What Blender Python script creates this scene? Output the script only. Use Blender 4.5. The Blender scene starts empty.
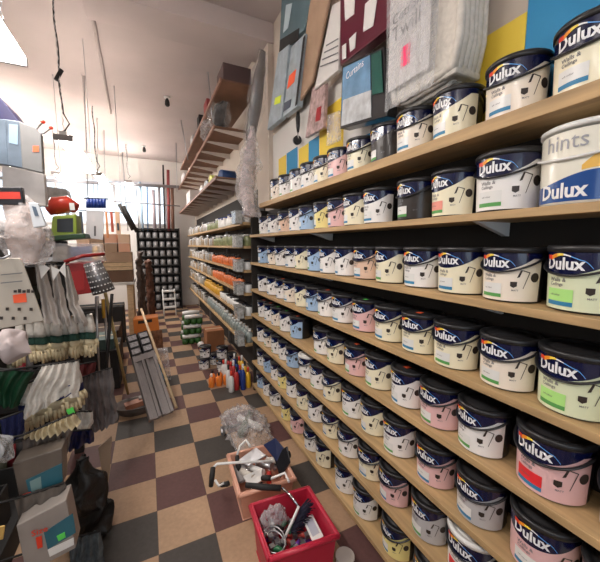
import bpy, math, random
from mathutils import Vector, Matrix, noise
R = math.radians
random.seed(7)
scene = bpy.context.scene
COL = scene.collection

# ------------------------------------------------------------------ camera, world, exposure
EYE = 1.65
cam_data = bpy.data.cameras.new('camera')
cam = bpy.data.objects.new('camera', cam_data); COL.objects.link(cam)
cam_data.sensor_fit = 'HORIZONTAL'; cam_data.sensor_width = 36; cam_data.lens = 18.9
cam_data.clip_start = 0.02
cam.location = (0, 0, EYE)
cam.rotation_euler = (R(90 - 6.52), 0, R(-25.76))
scene.camera = cam
vs = scene.view_settings
vs.view_transform = 'Standard'; vs.look = 'None'; vs.gamma = 1; vs.use_curve_mapping = False
vs.exposure = 0.92
world = bpy.data.worlds.new('daylight'); scene.world = world; world.use_nodes = True
world.node_tree.nodes['Background'].inputs[0].default_value = (0.72, 0.86, 1.0, 1)
world.node_tree.nodes['Background'].inputs[1].default_value = 1.3
LAMP_STRENGTH = 30.0
LAMPS = [(-0.61, 0.9, 2.3, 2.62, 1.15), (-0.635, 3.6, 5.1, 2.6, 0.5), (-0.66, 6.0, 7.4, 2.75, 0.75), (-1.9, 5.6, 7.2, 2.9, 0.9), (-1.5, 7.6, 8.8, 3.0, 1.3), (-0.3, 7.9, 8.5, 3.0, 1.2), (-0.45, -1.1, 0.2, 2.62, 0.5)]   # x, y0, y1, z, factor; last four added to brighten back and near shelves

# ------------------------------------------------------------------ placing helpers (a sight line met with a plane of the room)
_ps, _pp = R(25.76), R(6.52)
_F = Vector((math.sin(_ps) * math.cos(_pp), math.cos(_ps) * math.cos(_pp), -math.sin(_pp)))
_Rt = Vector((math.cos(_ps), -math.sin(_ps), 0)); _U = _Rt.cross(_F)
def ray(x, y): return _F + _Rt * ((x - 300) / 315) + _U * ((281 - y) / 315)
def atY(x, y, Y): d = ray(x, y); return d * (Y / d.y) + Vector((0, 0, EYE))
def atX(x, y, X): d = ray(x, y); return d * (X / d.x) + Vector((0, 0, EYE))
def atZ(x, y, Z): d = ray(x, y); return d * ((Z - EYE) / d.z) + Vector((0, 0, EYE))

# ------------------------------------------------------------------ materials
MATS = {}
def mat(name, col, rough=0.5, metal=0.0, bump=0.0, var=0.0, scale=8.0, alpha=1.0, emit=0.0, spec=0.5, stretch=None, coat=0.0):
    if name in MATS: return MATS[name]
    m = bpy.data.materials.new(name); m.use_nodes = True
    nt = m.node_tree; b = nt.nodes['Principled BSDF']
    b.inputs['Base Color'].default_value = (*col, 1); b.inputs['Roughness'].default_value = rough
    b.inputs['Metallic'].default_value = metal; b.inputs['Specular IOR Level'].default_value = spec
    b.inputs['Coat Weight'].default_value = coat
    if alpha < 1: b.inputs['Alpha'].default_value = alpha
    if emit:
        b.inputs['Emission Color'].default_value = (*col, 1); b.inputs['Emission Strength'].default_value = emit
    if var or bump:
        tc = nt.nodes.new('ShaderNodeTexCoord'); mp = nt.nodes.new('ShaderNodeMapping'); n = nt.nodes.new('ShaderNodeTexNoise')
        n.inputs['Scale'].default_value = scale; n.inputs['Detail'].default_value = 5
        if stretch: mp.inputs['Scale'].default_value = stretch
        nt.links.new(tc.outputs['Object'], mp.inputs[0]); nt.links.new(mp.outputs[0], n.inputs['Vector'])
        if var:
            r = nt.nodes.new('ShaderNodeValToRGB')
            r.color_ramp.elements[0].position = 0.3; r.color_ramp.elements[1].position = 0.7
            r.color_ramp.elements[0].color = (*[c * (1 - var) for c in col], 1)
            r.color_ramp.elements[1].color = (*[min(1, c * (1 + var * 0.6)) for c in col], 1)
            nt.links.new(n.outputs['Fac'], r.inputs[0]); nt.links.new(r.outputs[0], b.inputs['Base Color'])
        if bump:
            bp = nt.nodes.new('ShaderNodeBump'); bp.inputs['Strength'].default_value = bump; bp.inputs['Distance'].default_value = 0.02
            nt.links.new(n.outputs['Fac'], bp.inputs['Height']); nt.links.new(bp.outputs[0], b.inputs['Normal'])
    MATS[name] = m; return m

WOOD = mat('pine_plank', (0.50, 0.33, 0.16), 0.6, var=0.3, scale=5, stretch=(6, 0.6, 6), bump=0.1)
WOOD_EDGE = mat('pale_timber', (0.62, 0.45, 0.27), 0.6, var=0.2, scale=6, stretch=(2, 1, 8))
BROWNBOARD = mat('brown_hardboard', (0.20, 0.10, 0.055), 0.6, var=0.2, scale=5)
DARKPANEL = mat('shade_dark_board', (0.022, 0.018, 0.015), 0.8, var=0.2)  # near-black tone puts the shade between and behind the tubs into the colour
BLACK = mat('black_plastic', (0.013, 0.013, 0.016), 0.32, coat=0.1)
BLACKM = mat('black_matt', (0.015, 0.014, 0.014), 0.7)
LIDB = mat('charcoal_lid_plastic', (0.018, 0.018, 0.02), 0.36)
NAVY = mat('navy_label', (0.003, 0.006, 0.045), 0.22, coat=0.4)
WHITE = mat('white_print', (0.85, 0.85, 0.86), 0.4)
WPL = mat('white_plastic', (0.78, 0.78, 0.76), 0.35)
GREYT = mat('grey_print', (0.16, 0.16, 0.17), 0.5)
BROWNI = mat('dark_brown_print', (0.03, 0.02, 0.016), 0.5)
RED = mat('red_print', (0.75, 0.05, 0.02), 0.4)
ORANGE = mat('orange_print', (0.9, 0.3, 0.02), 0.4)
YELLOW = mat('yellow_print', (0.9, 0.68, 0.08), 0.4)
SKYB = mat('blue_print', (0.12, 0.35, 0.75), 0.4)
GREENP = mat('green_print', (0.10, 0.36, 0.09), 0.5)
TEALS = mat('blue_stripe_print', (0.03, 0.22, 0.42), 0.5)
STICKG = mat('green_price_sticker', (0.12, 0.75, 0.12), 0.5)
STICKO = mat('orange_price_sticker', (1.0, 0.13, 0.04), 0.5)
STICKP = mat('pink_price_sticker', (0.95, 0.05, 0.18), 0.5)
STICKY = mat('yellow_price_sticker', (0.8, 0.95, 0.05), 0.5)
CHROME = mat('chrome', (0.7, 0.7, 0.72), 0.15, metal=1)
STEEL = mat('galvanised_steel', (0.45, 0.46, 0.48), 0.35, metal=0.9)
FILM = mat('clear_plastic_film', (0.85, 0.86, 0.88), 0.1, alpha=0.3, bump=1.0, scale=30)
FILM2 = mat('crumpled_polythene', (0.88, 0.84, 0.84), 0.1, alpha=0.3, bump=1.0, scale=26, var=0.2)
CARD = mat('brown_cardboard', (0.40, 0.27, 0.18), 0.75, var=0.12)
CLOTH = mat('white_cotton', (0.68, 0.64, 0.58), 0.85, bump=0.3, scale=50, var=0.12)
LATEX = mat('cream_latex', (0.62, 0.52, 0.33), 0.55, bump=0.2, scale=40)

def tintm(n, c): return mat('label_' + n, c, 0.35, coat=0.15)
TINT = dict(cream=tintm('cream', (0.88, 0.82, 0.61)), white=tintm('white', (0.88, 0.86, 0.84)), offwhite=tintm('off_white', (0.88, 0.79, 0.68)),
            pink=tintm('pink', (0.80, 0.50, 0.50)), blue=tintm('pale_blue', (0.38, 0.55, 0.78)), yellow=tintm('yellow', (0.85, 0.74, 0.30)),
            grey=tintm('grey', (0.50, 0.49, 0.50)), green=tintm('pale_green', (0.74, 0.79, 0.55)), peach=tintm('peach', (0.78, 0.55, 0.42)), black=tintm('brown_black', (0.03, 0.024, 0.022)))
LIME = mat('lime_panel', (0.45, 0.82, 0.25), 0.45); REDP = mat('red_panel', (0.8, 0.03, 0.04), 0.45)

# ------------------------------------------------------------------ mesh builder
class MB:
    def __init__(s): s.v = []; s.f = []; s.m = []; s.sm = []
    def add(s, vs, fs, mi=0, smooth=False):
        o = len(s.v); s.v += [Vector(p) for p in vs]
        for f in fs: s.f.append([i + o for i in f]); s.m.append(mi); s.sm.append(smooth)
        return s
    def box(s, x0, x1, y0, y1, z0, z1, mi=0):
        return s.add([(x, y, z) for z in (z0, z1) for y in (y0, y1) for x in (x0, x1)],
                     [(0, 2, 3, 1), (4, 5, 7, 6), (0, 1, 5, 4), (2, 6, 7, 3), (0, 4, 6, 2), (1, 3, 7, 5)], mi)
    def prism(s, pts, vec, mi=0):
        n = len(pts); a = [Vector(p) for p in pts]; b = [p + Vector(vec) for p in a]
        return s.add(a + b, [list(range(n))[::-1], [i + n for i in range(n)]] + [(i, (i + 1) % n, (i + 1) % n + n, i + n) for i in range(n)], mi)
    def lathe(s, prof, c=(0, 0, 0), n=24, mi=0, cap=True, smooth=True):
        c = Vector(c); vs = []; fs = []
        for r, z in prof:
            for k in range(n): a = 2 * math.pi * k / n; vs.append(c + Vector((r * math.cos(a), r * math.sin(a), z)))
        for j in range(len(prof) - 1):
            for k in range(n): k2 = (k + 1) % n; fs.append((j * n + k, j * n + k2, (j + 1) * n + k2, (j + 1) * n + k))
        s.add(vs, fs, mi, smooth)
        if cap:
            o = len(s.v) - len(vs)
            s.f.append([o + k for k in range(n)][::-1]); s.m.append(mi); s.sm.append(False)
            e = o + (len(prof) - 1) * n; s.f.append([e + k for k in range(n)]); s.m.append(mi); s.sm.append(False)
        return s
    def tube(s, pts, rad, n=8, mi=0, flat=1.0, up=None, cap=True, jit=0.0):
        pts = [Vector(p) for p in pts]; m = len(pts)
        rads = rad if isinstance(rad, (list, tuple)) else [rad] * m
        vs = []; fs = []; prev = None
        for i, p in enumerate(pts):
            t = (pts[min(i + 1, m - 1)] - pts[max(i - 1, 0)]).normalized()
            ref = Vector(up) if up else (prev if prev else (Vector((0, 0, 1)) if abs(t.z) < 0.9 else Vector((0, 1, 0))))
            a = t.cross(ref)
            if a.length < 1e-4: a = t.orthogonal()
            a.normalize(); b = a.cross(t).normalized(); prev = b
            for k in range(n):
                g = 2 * math.pi * k / n
                q = p + a * (math.cos(g) * rads[i]) + b * (math.sin(g) * rads[i] * flat)
                if jit:
                    q = q + noise.noise_vector(q * 9.0) * jit + noise.noise_vector(Vector((q.x * 24, q.y * 24, q.z * 10))) * jit * 0.8
                vs.append(q)
        for j in range(m - 1):
            for k in range(n): k2 = (k + 1) % n; fs.append((j * n + k, j * n + k2, (j + 1) * n + k2, (j + 1) * n + k))
        s.add(vs, fs, mi, True)
        if cap:
            o = len(s.v) - len(vs)
            s.f.append([o + k for k in range(n)][::-1]); s.m.append(mi); s.sm.append(False)
            e = o + (m - 1) * n; s.f.append([e + k for k in range(n)]); s.m.append(mi); s.sm.append(False)
        return s
    def grid(s, fn, nu, nv, mi=0, smooth=True):
        vs = [fn(i / nu, j / nv) for j in range(nv + 1) for i in range(nu + 1)]
        return s.add(vs, [(j * (nu + 1) + i, j * (nu + 1) + i + 1, (j + 1) * (nu + 1) + i + 1, (j + 1) * (nu + 1) + i) for j in range(nv) for i in range(nu)], mi, smooth)
    def text(s, string, fn, size=1.0, mi=0, bold=0.0):
        vs, fs = text_mesh(string, bold)
        return s.add([fn(p[0] * size, p[1] * size) for p in vs], fs, mi)
    def build(s, name, mats, parent=None, bevel=0.0, **tags):
        me = bpy.data.meshes.new(name)
        if parent is not None: org = world_loc(parent)
        elif s.v:
            lo = [min(p[i] for p in s.v) for i in range(3)]; hi = [max(p[i] for p in s.v) for i in range(3)]
            org = Vector(((lo[0] + hi[0]) / 2, (lo[1] + hi[1]) / 2, lo[2]))
        me.from_pydata([tuple(p - org) for p in s.v], [], s.f); 
        for m in (mats if isinstance(mats, (list, tuple)) else [mats]): me.materials.append(m)
        for p, mi, sm in zip(me.polygons, s.m, s.sm): p.material_index = mi; p.use_smooth = sm
        me.update()
        o = bpy.data.objects.new(name, me); COL.objects.link(o)
        if parent is not None: o.parent = parent
        else: o.location = org
        if bevel:
            b = o.modifiers.new('bevel', 'BEVEL'); b.width = bevel; b.segments = 2; b.limit_method = 'ANGLE'
        for k, v in tags.items(): o[k] = v
        return o
def world_loc(o):
    v = Vector(o.location); 
    while o.parent: o = o.parent; v += o.location
    return v
_tc = {}
def text_mesh(string, bold=0.0):
    if (string, bold) in _tc: return _tc[(string, bold)]
    cu = bpy.data.curves.new('t', 'FONT'); cu.body = string; cu.resolution_u = 2; cu.offset = bold
    o = bpy.data.objects.new('t', cu); COL.objects.link(o)
    dg = bpy.context.evaluated_depsgraph_get(); dg.update()
    me = bpy.data.meshes.new_from_object(o.evaluated_get(dg))
    vs = [tuple(v.co) for v in me.vertices]; fs = [list(p.vertices) for p in me.polygons]
    bpy.data.objects.remove(o); bpy.data.curves.remove(cu); bpy.data.meshes.remove(me)
    x0 = min(v[0] for v in vs); x1 = max(v[0] for v in vs)
    vs = [(v[0] - x0, v[1]) for v in vs]
    _tc[(string, bold)] = (vs, fs); return vs, fs
def text_w(string, bold=0.0): return max(v[0] for v in text_mesh(string, bold)[0])

def thing(name, label, cat, loc=(0, 0, 0), group=None, rz=0):
    o = bpy.data.objects.new(name, None); COL.objects.link(o); o.location = loc; o.rotation_euler = (0, 0, rz)
    o.empty_display_size = 0.05; o['label'] = label; o['category'] = cat
    if group: o['group'] = group
    return o
def tag(o, label, cat, group=None, kind=None):
    o['label'] = label; o['category'] = cat
    if group: o['group'] = group
    if kind: o['kind'] = kind
    return o
def children(o): return [c for c in ALL_CH.get(o.name, [])]
ALL_CH = {}
def index_tree(o):
    ALL_CH.clear()
    for q in bpy.data.objects:
        if q.parent: ALL_CH.setdefault(q.parent.name, []).append(q)
def copy_tree(o, parent=None):
    c = o.copy(); COL.objects.link(c)
    if parent: c.parent = parent
    for ch in children(o): copy_tree(ch, c)
    return c
def struct(mb, name, mats, bevel=0): return mb.build(name, mats, bevel=bevel, kind='structure')
ORD = ['nearest', 'second', 'third', 'fourth', 'fifth', 'sixth', 'seventh', 'eighth', 'ninth', 'tenth', 'eleventh', 'twelfth', 'thirteenth', 'fourteenth', 'fifteenth', 'sixteenth',
       'seventeenth', 'eighteenth', 'nineteenth', 'twentieth']
def ordn(i):
    if i < 20: return ORD[i]
    t = {2: 'twenty', 3: 'thirty', 4: 'forty', 5: 'fifty', 6: 'sixty'}[(i + 1) // 10]
    if (i + 1) % 10 == 0: return {'twenty': 'twentieth', 'thirty': 'thirtieth', 'forty': 'fortieth', 'fifty': 'fiftieth', 'sixty': 'sixtieth'}[t]
    return t + '-' + ['first', 'second', 'third', 'fourth', 'fifth', 'sixth', 'seventh', 'eighth', 'ninth'][(i + 1) % 10 - 1]

# ================================================================== ROOM
WX = 1.22; CEIL = 3.8; BACK = 9.1; LEFT = -3.2; FRONT = -1.6
def floor_material():
    m = bpy.data.materials.new('chequered_vinyl_tiles'); m.use_nodes = True; nt = m.node_tree; b = nt.nodes['Principled BSDF']; L = nt.links.new
    g = nt.nodes.new('ShaderNodeNewGeometry'); sx = nt.nodes.new('ShaderNodeSeparateXYZ'); L(g.outputs['Position'], sx.inputs[0])
    def M(op, a, bb=None, c=None):
        n = nt.nodes.new('ShaderNodeMath'); n.operation = op
        for i, v in enumerate((a, bb, c)):
            if v is None: continue
            if isinstance(v, (int, float)): n.inputs[i].default_value = v
            else: L(v, n.inputs[i])
        return n.outputs[0]
    fx = M('DIVIDE', M('ADD', sx.outputs[0], 0.025), 0.30); fy = M('DIVIDE', M('SUBTRACT', sx.outputs[1], 1.69), 0.31)
    ij = M('ADD', M('FLOOR', fx), M('FLOOR', fy))
    par = M('FLOORED_MODULO', ij, 4.0)
    odd = M('FLOORED_MODULO', ij, 2.0)
    grey = M('GREATER_THAN', par, 2.5)
    nz = nt.nodes.new('ShaderNodeTexNoise'); nz.inputs['Scale'].default_value = 45; nz.inputs['Detail'].default_value = 8; L(g.outputs['Position'], nz.inputs['Vector'])
    n2 = nt.nodes.new('ShaderNodeTexNoise'); n2.inputs['Scale'].default_value = 3; n2.inputs['Detail'].default_value = 4; L(g.outputs['Position'], n2.inputs['Vector'])
    wn = nt.nodes.new('ShaderNodeTexWhiteNoise'); wn.noise_dimensions = '2D'
    cb = nt.nodes.new('ShaderNodeCombineXYZ'); L(M('FLOOR', fx), cb.inputs[0]); L(M('FLOOR', fy), cb.inputs[1]); L(cb.outputs[0], wn.inputs['Vector'])
    def mix(f, a, c):
        n = nt.nodes.new('ShaderNodeMix'); n.data_type = 'RGBA'
        if isinstance(f, float): n.inputs[0].default_value = f
        else: L(f, n.inputs[0])
        for i, v in ((6, a), (7, c)):
            if isinstance(v, tuple): n.inputs[i].default_value = (*v, 1)
            else: L(v, n.inputs[i])
        return n.outputs[2]
    dark = mix(grey, (0.115, 0.056, 0.052), (0.066, 0.058, 0.052))
    cream = mix(wn.outputs[0], (0.37, 0.235, 0.145), (0.43, 0.285, 0.18))
    base = mix(odd, cream, dark)
    v = M('ADD', M('MULTIPLY', nz.outputs[0], 0.45), M('MULTIPLY', n2.outputs[0], 0.5)); v = M('ADD', v, 0.52)
    vc = nt.nodes.new('ShaderNodeCombineColor'); [L(v, vc.inputs[i]) for i in range(3)]
    mm = nt.nodes.new('ShaderNodeMix'); mm.data_type = 'RGBA'; mm.blend_type = 'MULTIPLY'; mm.inputs[0].default_value = 1.0; L(base, mm.inputs[6]); L(vc.outputs[0], mm.inputs[7])
    # joints
    ex = M('ABSOLUTE', M('SUBTRACT', M('FRACT', fx), 0.5)); ey = M('ABSOLUTE', M('SUBTRACT', M('FRACT', fy), 0.5))
    j = M('GREATER_THAN', M('MAXIMUM', ex, ey), 0.493)
    fin = mix(M('MULTIPLY', j, 0.55), mm.outputs[2], (0.07, 0.05, 0.04))
    L(fin, b.inputs['Base Color']); b.inputs['Roughness'].default_value = 0.55; b.inputs['Specular IOR Level'].default_value = 0.25
    return m
struct(MB().box(LEFT, WX, FRONT, BACK, -0.1, 0), 'floor', floor_material())
PLASTER = mat('ceiling_plaster', (0.46, 0.395, 0.375), 0.85, var=0.10, scale=1.2, bump=0.15)
WALLP = mat('beige_wall_paint', (0.62, 0.54, 0.46), 0.8, var=0.06, scale=2)
WALLW = mat('white_wall_paint', (0.75, 0.73, 0.70), 0.8, var=0.05, scale=2)
struct(MB().box(LEFT, WX, FRONT, BACK, CEIL, CEIL + 0.1), 'ceiling', PLASTER)
struct(MB().box(WX, WX + 0.1, FRONT, BACK, 0, CEIL), 'wall_right', WALLP)
struct(MB().box(LEFT - 0.1, LEFT, FRONT, BACK, 0, CEIL), 'wall_left', WALLW)
# back wall with a strip window
W0 = atY(52, 186, BACK); W1 = atY(168, 226, BACK)
wx0, wx1, wz0, wz1 = LEFT + 0.2, W1.x, 2.15, 3.25
mb = MB(); mb.box(LEFT, WX, BACK, BACK + 0.12, 0, wz0); mb.box(LEFT, WX, BACK, BACK + 0.12, wz1, CEIL)
mb.box(LEFT, wx0, BACK, BACK + 0.12, wz0, wz1); mb.box(wx1, WX, BACK, BACK + 0.12, wz0, wz1)
struct(mb, 'wall_back', WALLW)
mb = MB()
FR = mat('pale_window_frame', (0.7, 0.7, 0.72), 0.5)
t = 0.05
mb.box(wx0, wx1, BACK - 0.02, BACK + 0.1, wz1 - t, wz1); mb.box(wx0, wx1, BACK - 0.02, BACK + 0.1, wz0, wz0 + t)
for k in range(4):
    x = wx0 + (wx1 - wx0 - t) * k / 3; mb.box(x, x + t, BACK - 0.02, BACK + 0.1, wz0 + t, wz1 - t)
win = struct(mb, 'window_1', FR)
g = MB().box(wx0, wx1, BACK + 0.05, BACK + 0.056, wz0 + t, wz1 - t).build('pane', mat('window_glass', (0.85, 0.93, 1.0), 0.1, alpha=0.15), win)
# shop front behind the viewer: low wall, head and daylight through the opening between
mb = MB(); mb.box(LEFT, WX, FRONT - 0.1, FRONT, 0, 1.3); mb.box(LEFT, WX, FRONT - 0.1, FRONT, 2.3, CEIL); mb.box(LEFT, -1.4, FRONT - 0.1, FRONT, 1.3, 2.3)
struct(mb, 'wall_front', WALLW)
# ceiling beam and its pilaster
struct(MB().box(-0.38, WX, 3.12, 3.52, 3.62, CEIL), 'beam', PLASTER, 0.004)
struct(MB().box(1.16, WX, 3.14, 3.5, 2.08, 3.62), 'pilaster', WALLP, 0.004)
# white board lining and painted colour squares above the top paint shelf
struct(MB().box(1.208, WX, 1.55, 3.14, 2.06, 2.75), 'trim_1', WALLW)

def conduit():
    a = Vector((-0.35, 3.62, CEIL - 0.012)); b = Vector((-0.42, 6.1, CEIL - 0.012))
    o = MB().tube([a, b, b + Vector((0, 0.02, -0.05))], 0.016, 8).build('ceiling_conduit', PLASTER)
    tag(o, 'white painted cable conduit running along the ceiling', 'conduit')
conduit()

# ------------------------------------------------------------------ lamps
EMIT = mat('lit_fluorescent_diffuser', (1.0, 0.93, 0.86), 0.5, emit=LAMP_STRENGTH)
def make_lamp(i, x, y0, y1, z, fac, label):
    t = thing('fluorescent_light', label, 'ceiling light', (x, (y0 + y1) / 2, z), 'fluorescent lights over the aisle')
    e = mat('lit_diffuser_%d' % i, (1.0, 0.93, 0.87), 0.5, emit=LAMP_STRENGTH * fac)
    MB().box(x - 0.03, x + 0.03, y0, y1, z + 0.035, z + 0.07).build('housing', WPL, t, 0.004)
    MB().grid(lambda u, v: Vector((x - 0.07 * math.cos(math.pi * u), y0 + 0.02 + (y1 - y0 - 0.04) * v, z + 0.036 - 0.045 * math.sin(math.pi * u))), 10, 1).build('diffuser', e, t)
    for y in (y0, y1 - 0.02): MB().box(x - 0.075, x + 0.075, y, y + 0.02, z - 0.012, z + 0.04).build('end_cap', mat('grey_end_cap', (0.3, 0.28, 0.28), 0.5), t, 0.003)
    for y in (y0 + 0.06, y1 - 0.06):
        n = 30; mb = MB()
        for k in range(n):
            za = z + 0.07 + (CEIL - z - 0.07) * k / n; zb = z + 0.07 + (CEIL - z - 0.07) * (k + 1) / n
            o = 0.005 if k % 2 else -0.005
            mb.tube([(x + o, y, za), (x - o, y, zb)], 0.003, 5)
        mb.build('chain', STEEL, t)
    cab = [(x, y0 + 0.07, z + 0.08 + (CEIL - z - 0.08) * k / 14) for k in range(15)]
    MB().tube([(p[0] + 0.008 * math.sin(k * 0.9) + (0.04 if k == 1 else 0), p[1], p[2]) for k, p in enumerate(cab)], 0.006, 6).build('cable', BLACKM, t)
    if i == 1:
        MB().tube([(x - 0.03, y0 + 0.07, z + 0.52), (x + 0.02, y0 + 0.07, z + 0.62)], 0.018, 8).build('cable_tie', BLACKM, t)
    return t
LL = ['fluorescent ceiling light at the left edge, closest to the viewer', 'long fluorescent light hanging on a twisted chain over the aisle', 'fluorescent light beyond the chained one, glaring near the back', 'added light above the left back stock shelving, brightening the back', 'added light high beside the back window on the left', 'short added light high before the back window, farthest one', 'added unseen light above and behind the viewer, brightening near shelves']
for i, a in enumerate(LAMPS): make_lamp(i, *a, LL[i])

# ================================================================== MAIN PAINT SHELVING
SX = 1.0
SH = {'A': 2.048, 'B': 1.757, 'C': 1.466, 'D': 1.175, 'E': 0.90, 'F': 0.628, 'G': 0.36, 'H': 0.09}
shelving = thing('paint_shelving', 'tall pine shelving along the right wall filled with paint tubs', 'shelving', (1.1, 1.7, 0))
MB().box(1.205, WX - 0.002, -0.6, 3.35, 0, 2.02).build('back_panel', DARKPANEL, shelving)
for k, z in SH.items():
    th = 0.042 if k == 'A' else 0.026
    o = MB().box(SX, 1.205, -0.6, 3.32 if k != 'A' else 2.98, z - th, z).build('shelf_plank', WOOD, shelving, 0.002)
for k, z in SH.items():
    if k in 'AH': continue
    for y in (0.72, 1.95, 3.1):
        MB().prism([(1.02, y, z - 0.026), (1.203, y, z - 0.026), (1.203, y, z - 0.075), (1.19, y, z - 0.075)], (0, 0.02, 0)).build('bracket', WPL, shelving)
MB().box(1.02, 1.205, 3.32, 3.345, 0, 2.02).build('end_upright', DARKPANEL, shelving)

# ------------------------------------------------------------------ the paint tub
def make_tub(name, r, h, seed, handle_front=True):
    rnd = random.Random(seed)
    t = thing(name, 'x', 'paint tub')
    def Rz(z): return r * (0.935 + 0.065 * z / h)
    body = MB().lathe([(Rz(0) - 0.006, 0), (Rz(0), 0.006), (Rz(h * 0.5), h * 0.5), (Rz(h * 0.92), h * 0.92)], n=40).build('tub_body', BLACK, t)
    lid = MB().lathe([(r + 0.001, h * 0.90), (r + 0.005, h * 0.905), (r + 0.005, h * 0.975), (r + 0.001, h), (r - 0.008, h), (r - 0.012, h - 0.007), (r * 0.72, h - 0.007), (r * 0.70, h - 0.004), (0.001, h - 0.004)], n=40).build('lid', LIDB, t)
    def P(th, z, off=0.0): a = R(th); q = Rz(z) + off; return Vector((-q * math.cos(a), -q * math.sin(a), z))
    label = MB().grid(lambda u, v: P(-84 + 172 * u, 0.006 + (h * 0.89 - 0.006) * v, 0.0008), 34, 3).build('label', TINT['white'], t)
    def zb(th): return h * min(0.80, 0.555 + 0.17 * ((th + 10) / 65.0) ** 2)
    MB().grid(lambda u, v: P(-84 + 172 * u, zb(-84 + 172 * u) + (h * 0.895 - zb(-84 + 172 * u)) * v, 0.0016), 34, 4).build('brand_band', NAVY, label)
    # lettering
    tw = text_w('Dulux', 0.03); ang = 63.0; size = R(ang) * r / tw
    MB().text('Dulux', lambda x, y: P(-37 + math.degrees(x / r), h * 0.645 + y * 1.12, 0.003), size, 0, 0.03).build('brand_lettering', WHITE, label)
    # flame swoosh: red to yellow to white to blue ribbon curving over the word
    sw = MB(); mats = [RED, ORANGE, YELLOW, WHITE, SKYB]
    pts = []
    for k in range(21):
        u = k / 20; th = -38 + 74 * u
        z = h * (0.80 + 0.055 * math.sin((u - 0.12) * 5.6) + 0.02 * u)
        if u < 0.12: z = h * (0.80 + 0.02)
        if u > 0.85: z -= h * 0.10 * ((u - 0.85) / 0.15) ** 1.5
        w = h * (0.055 * math.exp(-((u - 0.12) / 0.28) ** 2) + 0.014)
        pts.append((th, z, w))
    for k in range(20):
        a, b = pts[k], pts[k + 1]; mi = 0 if k < 3 else 1 if k < 6 else 2 if k < 9 else 3 if k < 12 else 4
        sw.add([P(a[0], a[1] - a[2] / 2, 0.0034), P(b[0], b[1] - b[2] / 2, 0.0034), P(b[0], b[1] + b[2] / 2, 0.0034), P(a[0], a[1] + a[2] / 2, 0.0034)], [(0, 1, 2, 3)], mi)
    sw.build('flame_swoosh', mats, label)
    # print
    pr = MB(); s1 = size * 0.38
    pr.text('Walls &', lambda x, y: P(-30 + math.degrees(x / r), h * 0.455 + y, 0.0018), s1, 0, 0.012)
    MB().text('Ceilings', lambda x, y: P(-29 + math.degrees(x / r), h * 0.39 + y, 0.0018), s1 * 0.85, 0, 0.012).build('label_print', GREYT, label)
    MB().text('MATT', lambda x, y: P(32 + math.degrees(x / r), h * 0.22 + y, 0.0018), s1 * 0.5, 0, 0.012).build('finish_print', GREYT, label)
    pr.build('label_print', GREYT, label)
    def poly(q, pts): q.add([P(a, z * h, 0.002) for a, z in pts], [list(range(len(pts)))]); return q
    bi = MB(); bv = [(40, 0.46), (45, 0.475), (49.5, 0.60), (46, 0.60), (63, 0.565), (63, 0.548), (49.5, 0.585), (53, 0.27), (51.8, 0.27), (61.3, 0.552)]
    bi.add([P(a_, z_ * h, 0.002) for a_, z_ in bv], [(0, 1, 2, 3), (2, 6, 5, 4), (5, 9, 8, 7)]); bi.build('brush_icon', BROWNI, label)
    poly(MB(), [(29, 0.39), (41, 0.39), (41, 0.31), (35, 0.28), (29, 0.31)]).build('shield_mark', BROWNI, label)
    poly(MB(), [(74 + 9 * math.cos(2 * math.pi * k / 14), 0.47 + 0.085 * math.sin(2 * math.pi * k / 14)) for k in range(14)]).build('round_badge', BROWNI, label)
    cp = MB()
    cp.grid(lambda u, v: P(-35 + 48 * u, h * (0.155 + 0.19 * v), 0.0019), 8, 1, 0); cp.grid(lambda u, v: P(-35 + 48 * u, h * (0.09 + 0.065 * v), 0.0019), 8, 1, 1)
    cp.text('soft colour', lambda x, y: P(-26 + math.degrees(x / r), h * 0.24 + y, 0.003), s1 * 0.45, 2, 0.01)
    cp.build('colour_panel', [WPL, TEALS, GREYT], label)
    sg = 1 if handle_front else -1
    hp = []
    for k in range(25):
        th = -90 + 180 * k / 24; z = h * (0.83 - 0.275 * math.cos(R(th)) ** 0.9 if abs(th) < 89.9 else 0.83)
        a = R(th); q = Rz(z) + 0.006; hp.append(Vector((-sg * q * math.cos(a), -q * math.sin(a), z)))
    MB().tube(hp, 0.0055, 6, up=(0, 0, 1), flat=0.6).build('handle', BLACK, t)
    return t
T1 = make_tub('paint_tub', 0.088, 0.176, 1, True)
T2 = make_tub('paint_tub', 0.088, 0.176, 2, False)
index_tree(None)
tub_protos = {True: T1, False: T2}
def set_tub(o, tint, panel=None, stripe=None, lid=None, sticker=None):
    for c in o.children:
        b = c.name.split('.')[0]
        if b == 'label':
            c.material_slots[0].link = 'OBJECT'; c.material_slots[0].material = TINT[tint]
            for g in c.children:
                gb = g.name.split('.')[0]
                if gb == 'colour_panel':
                    g.material_slots[0].link = 'OBJECT'; g.material_slots[0].material = panel or WPL
                    g.material_slots[1].link = 'OBJECT'; g.material_slots[1].material = stripe or TEALS
        elif b == 'lid' and lid:
            c.material_slots[0].link = 'OBJECT'; c.material_slots[0].material = lid
            c['label'] = 'white lid'
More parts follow.
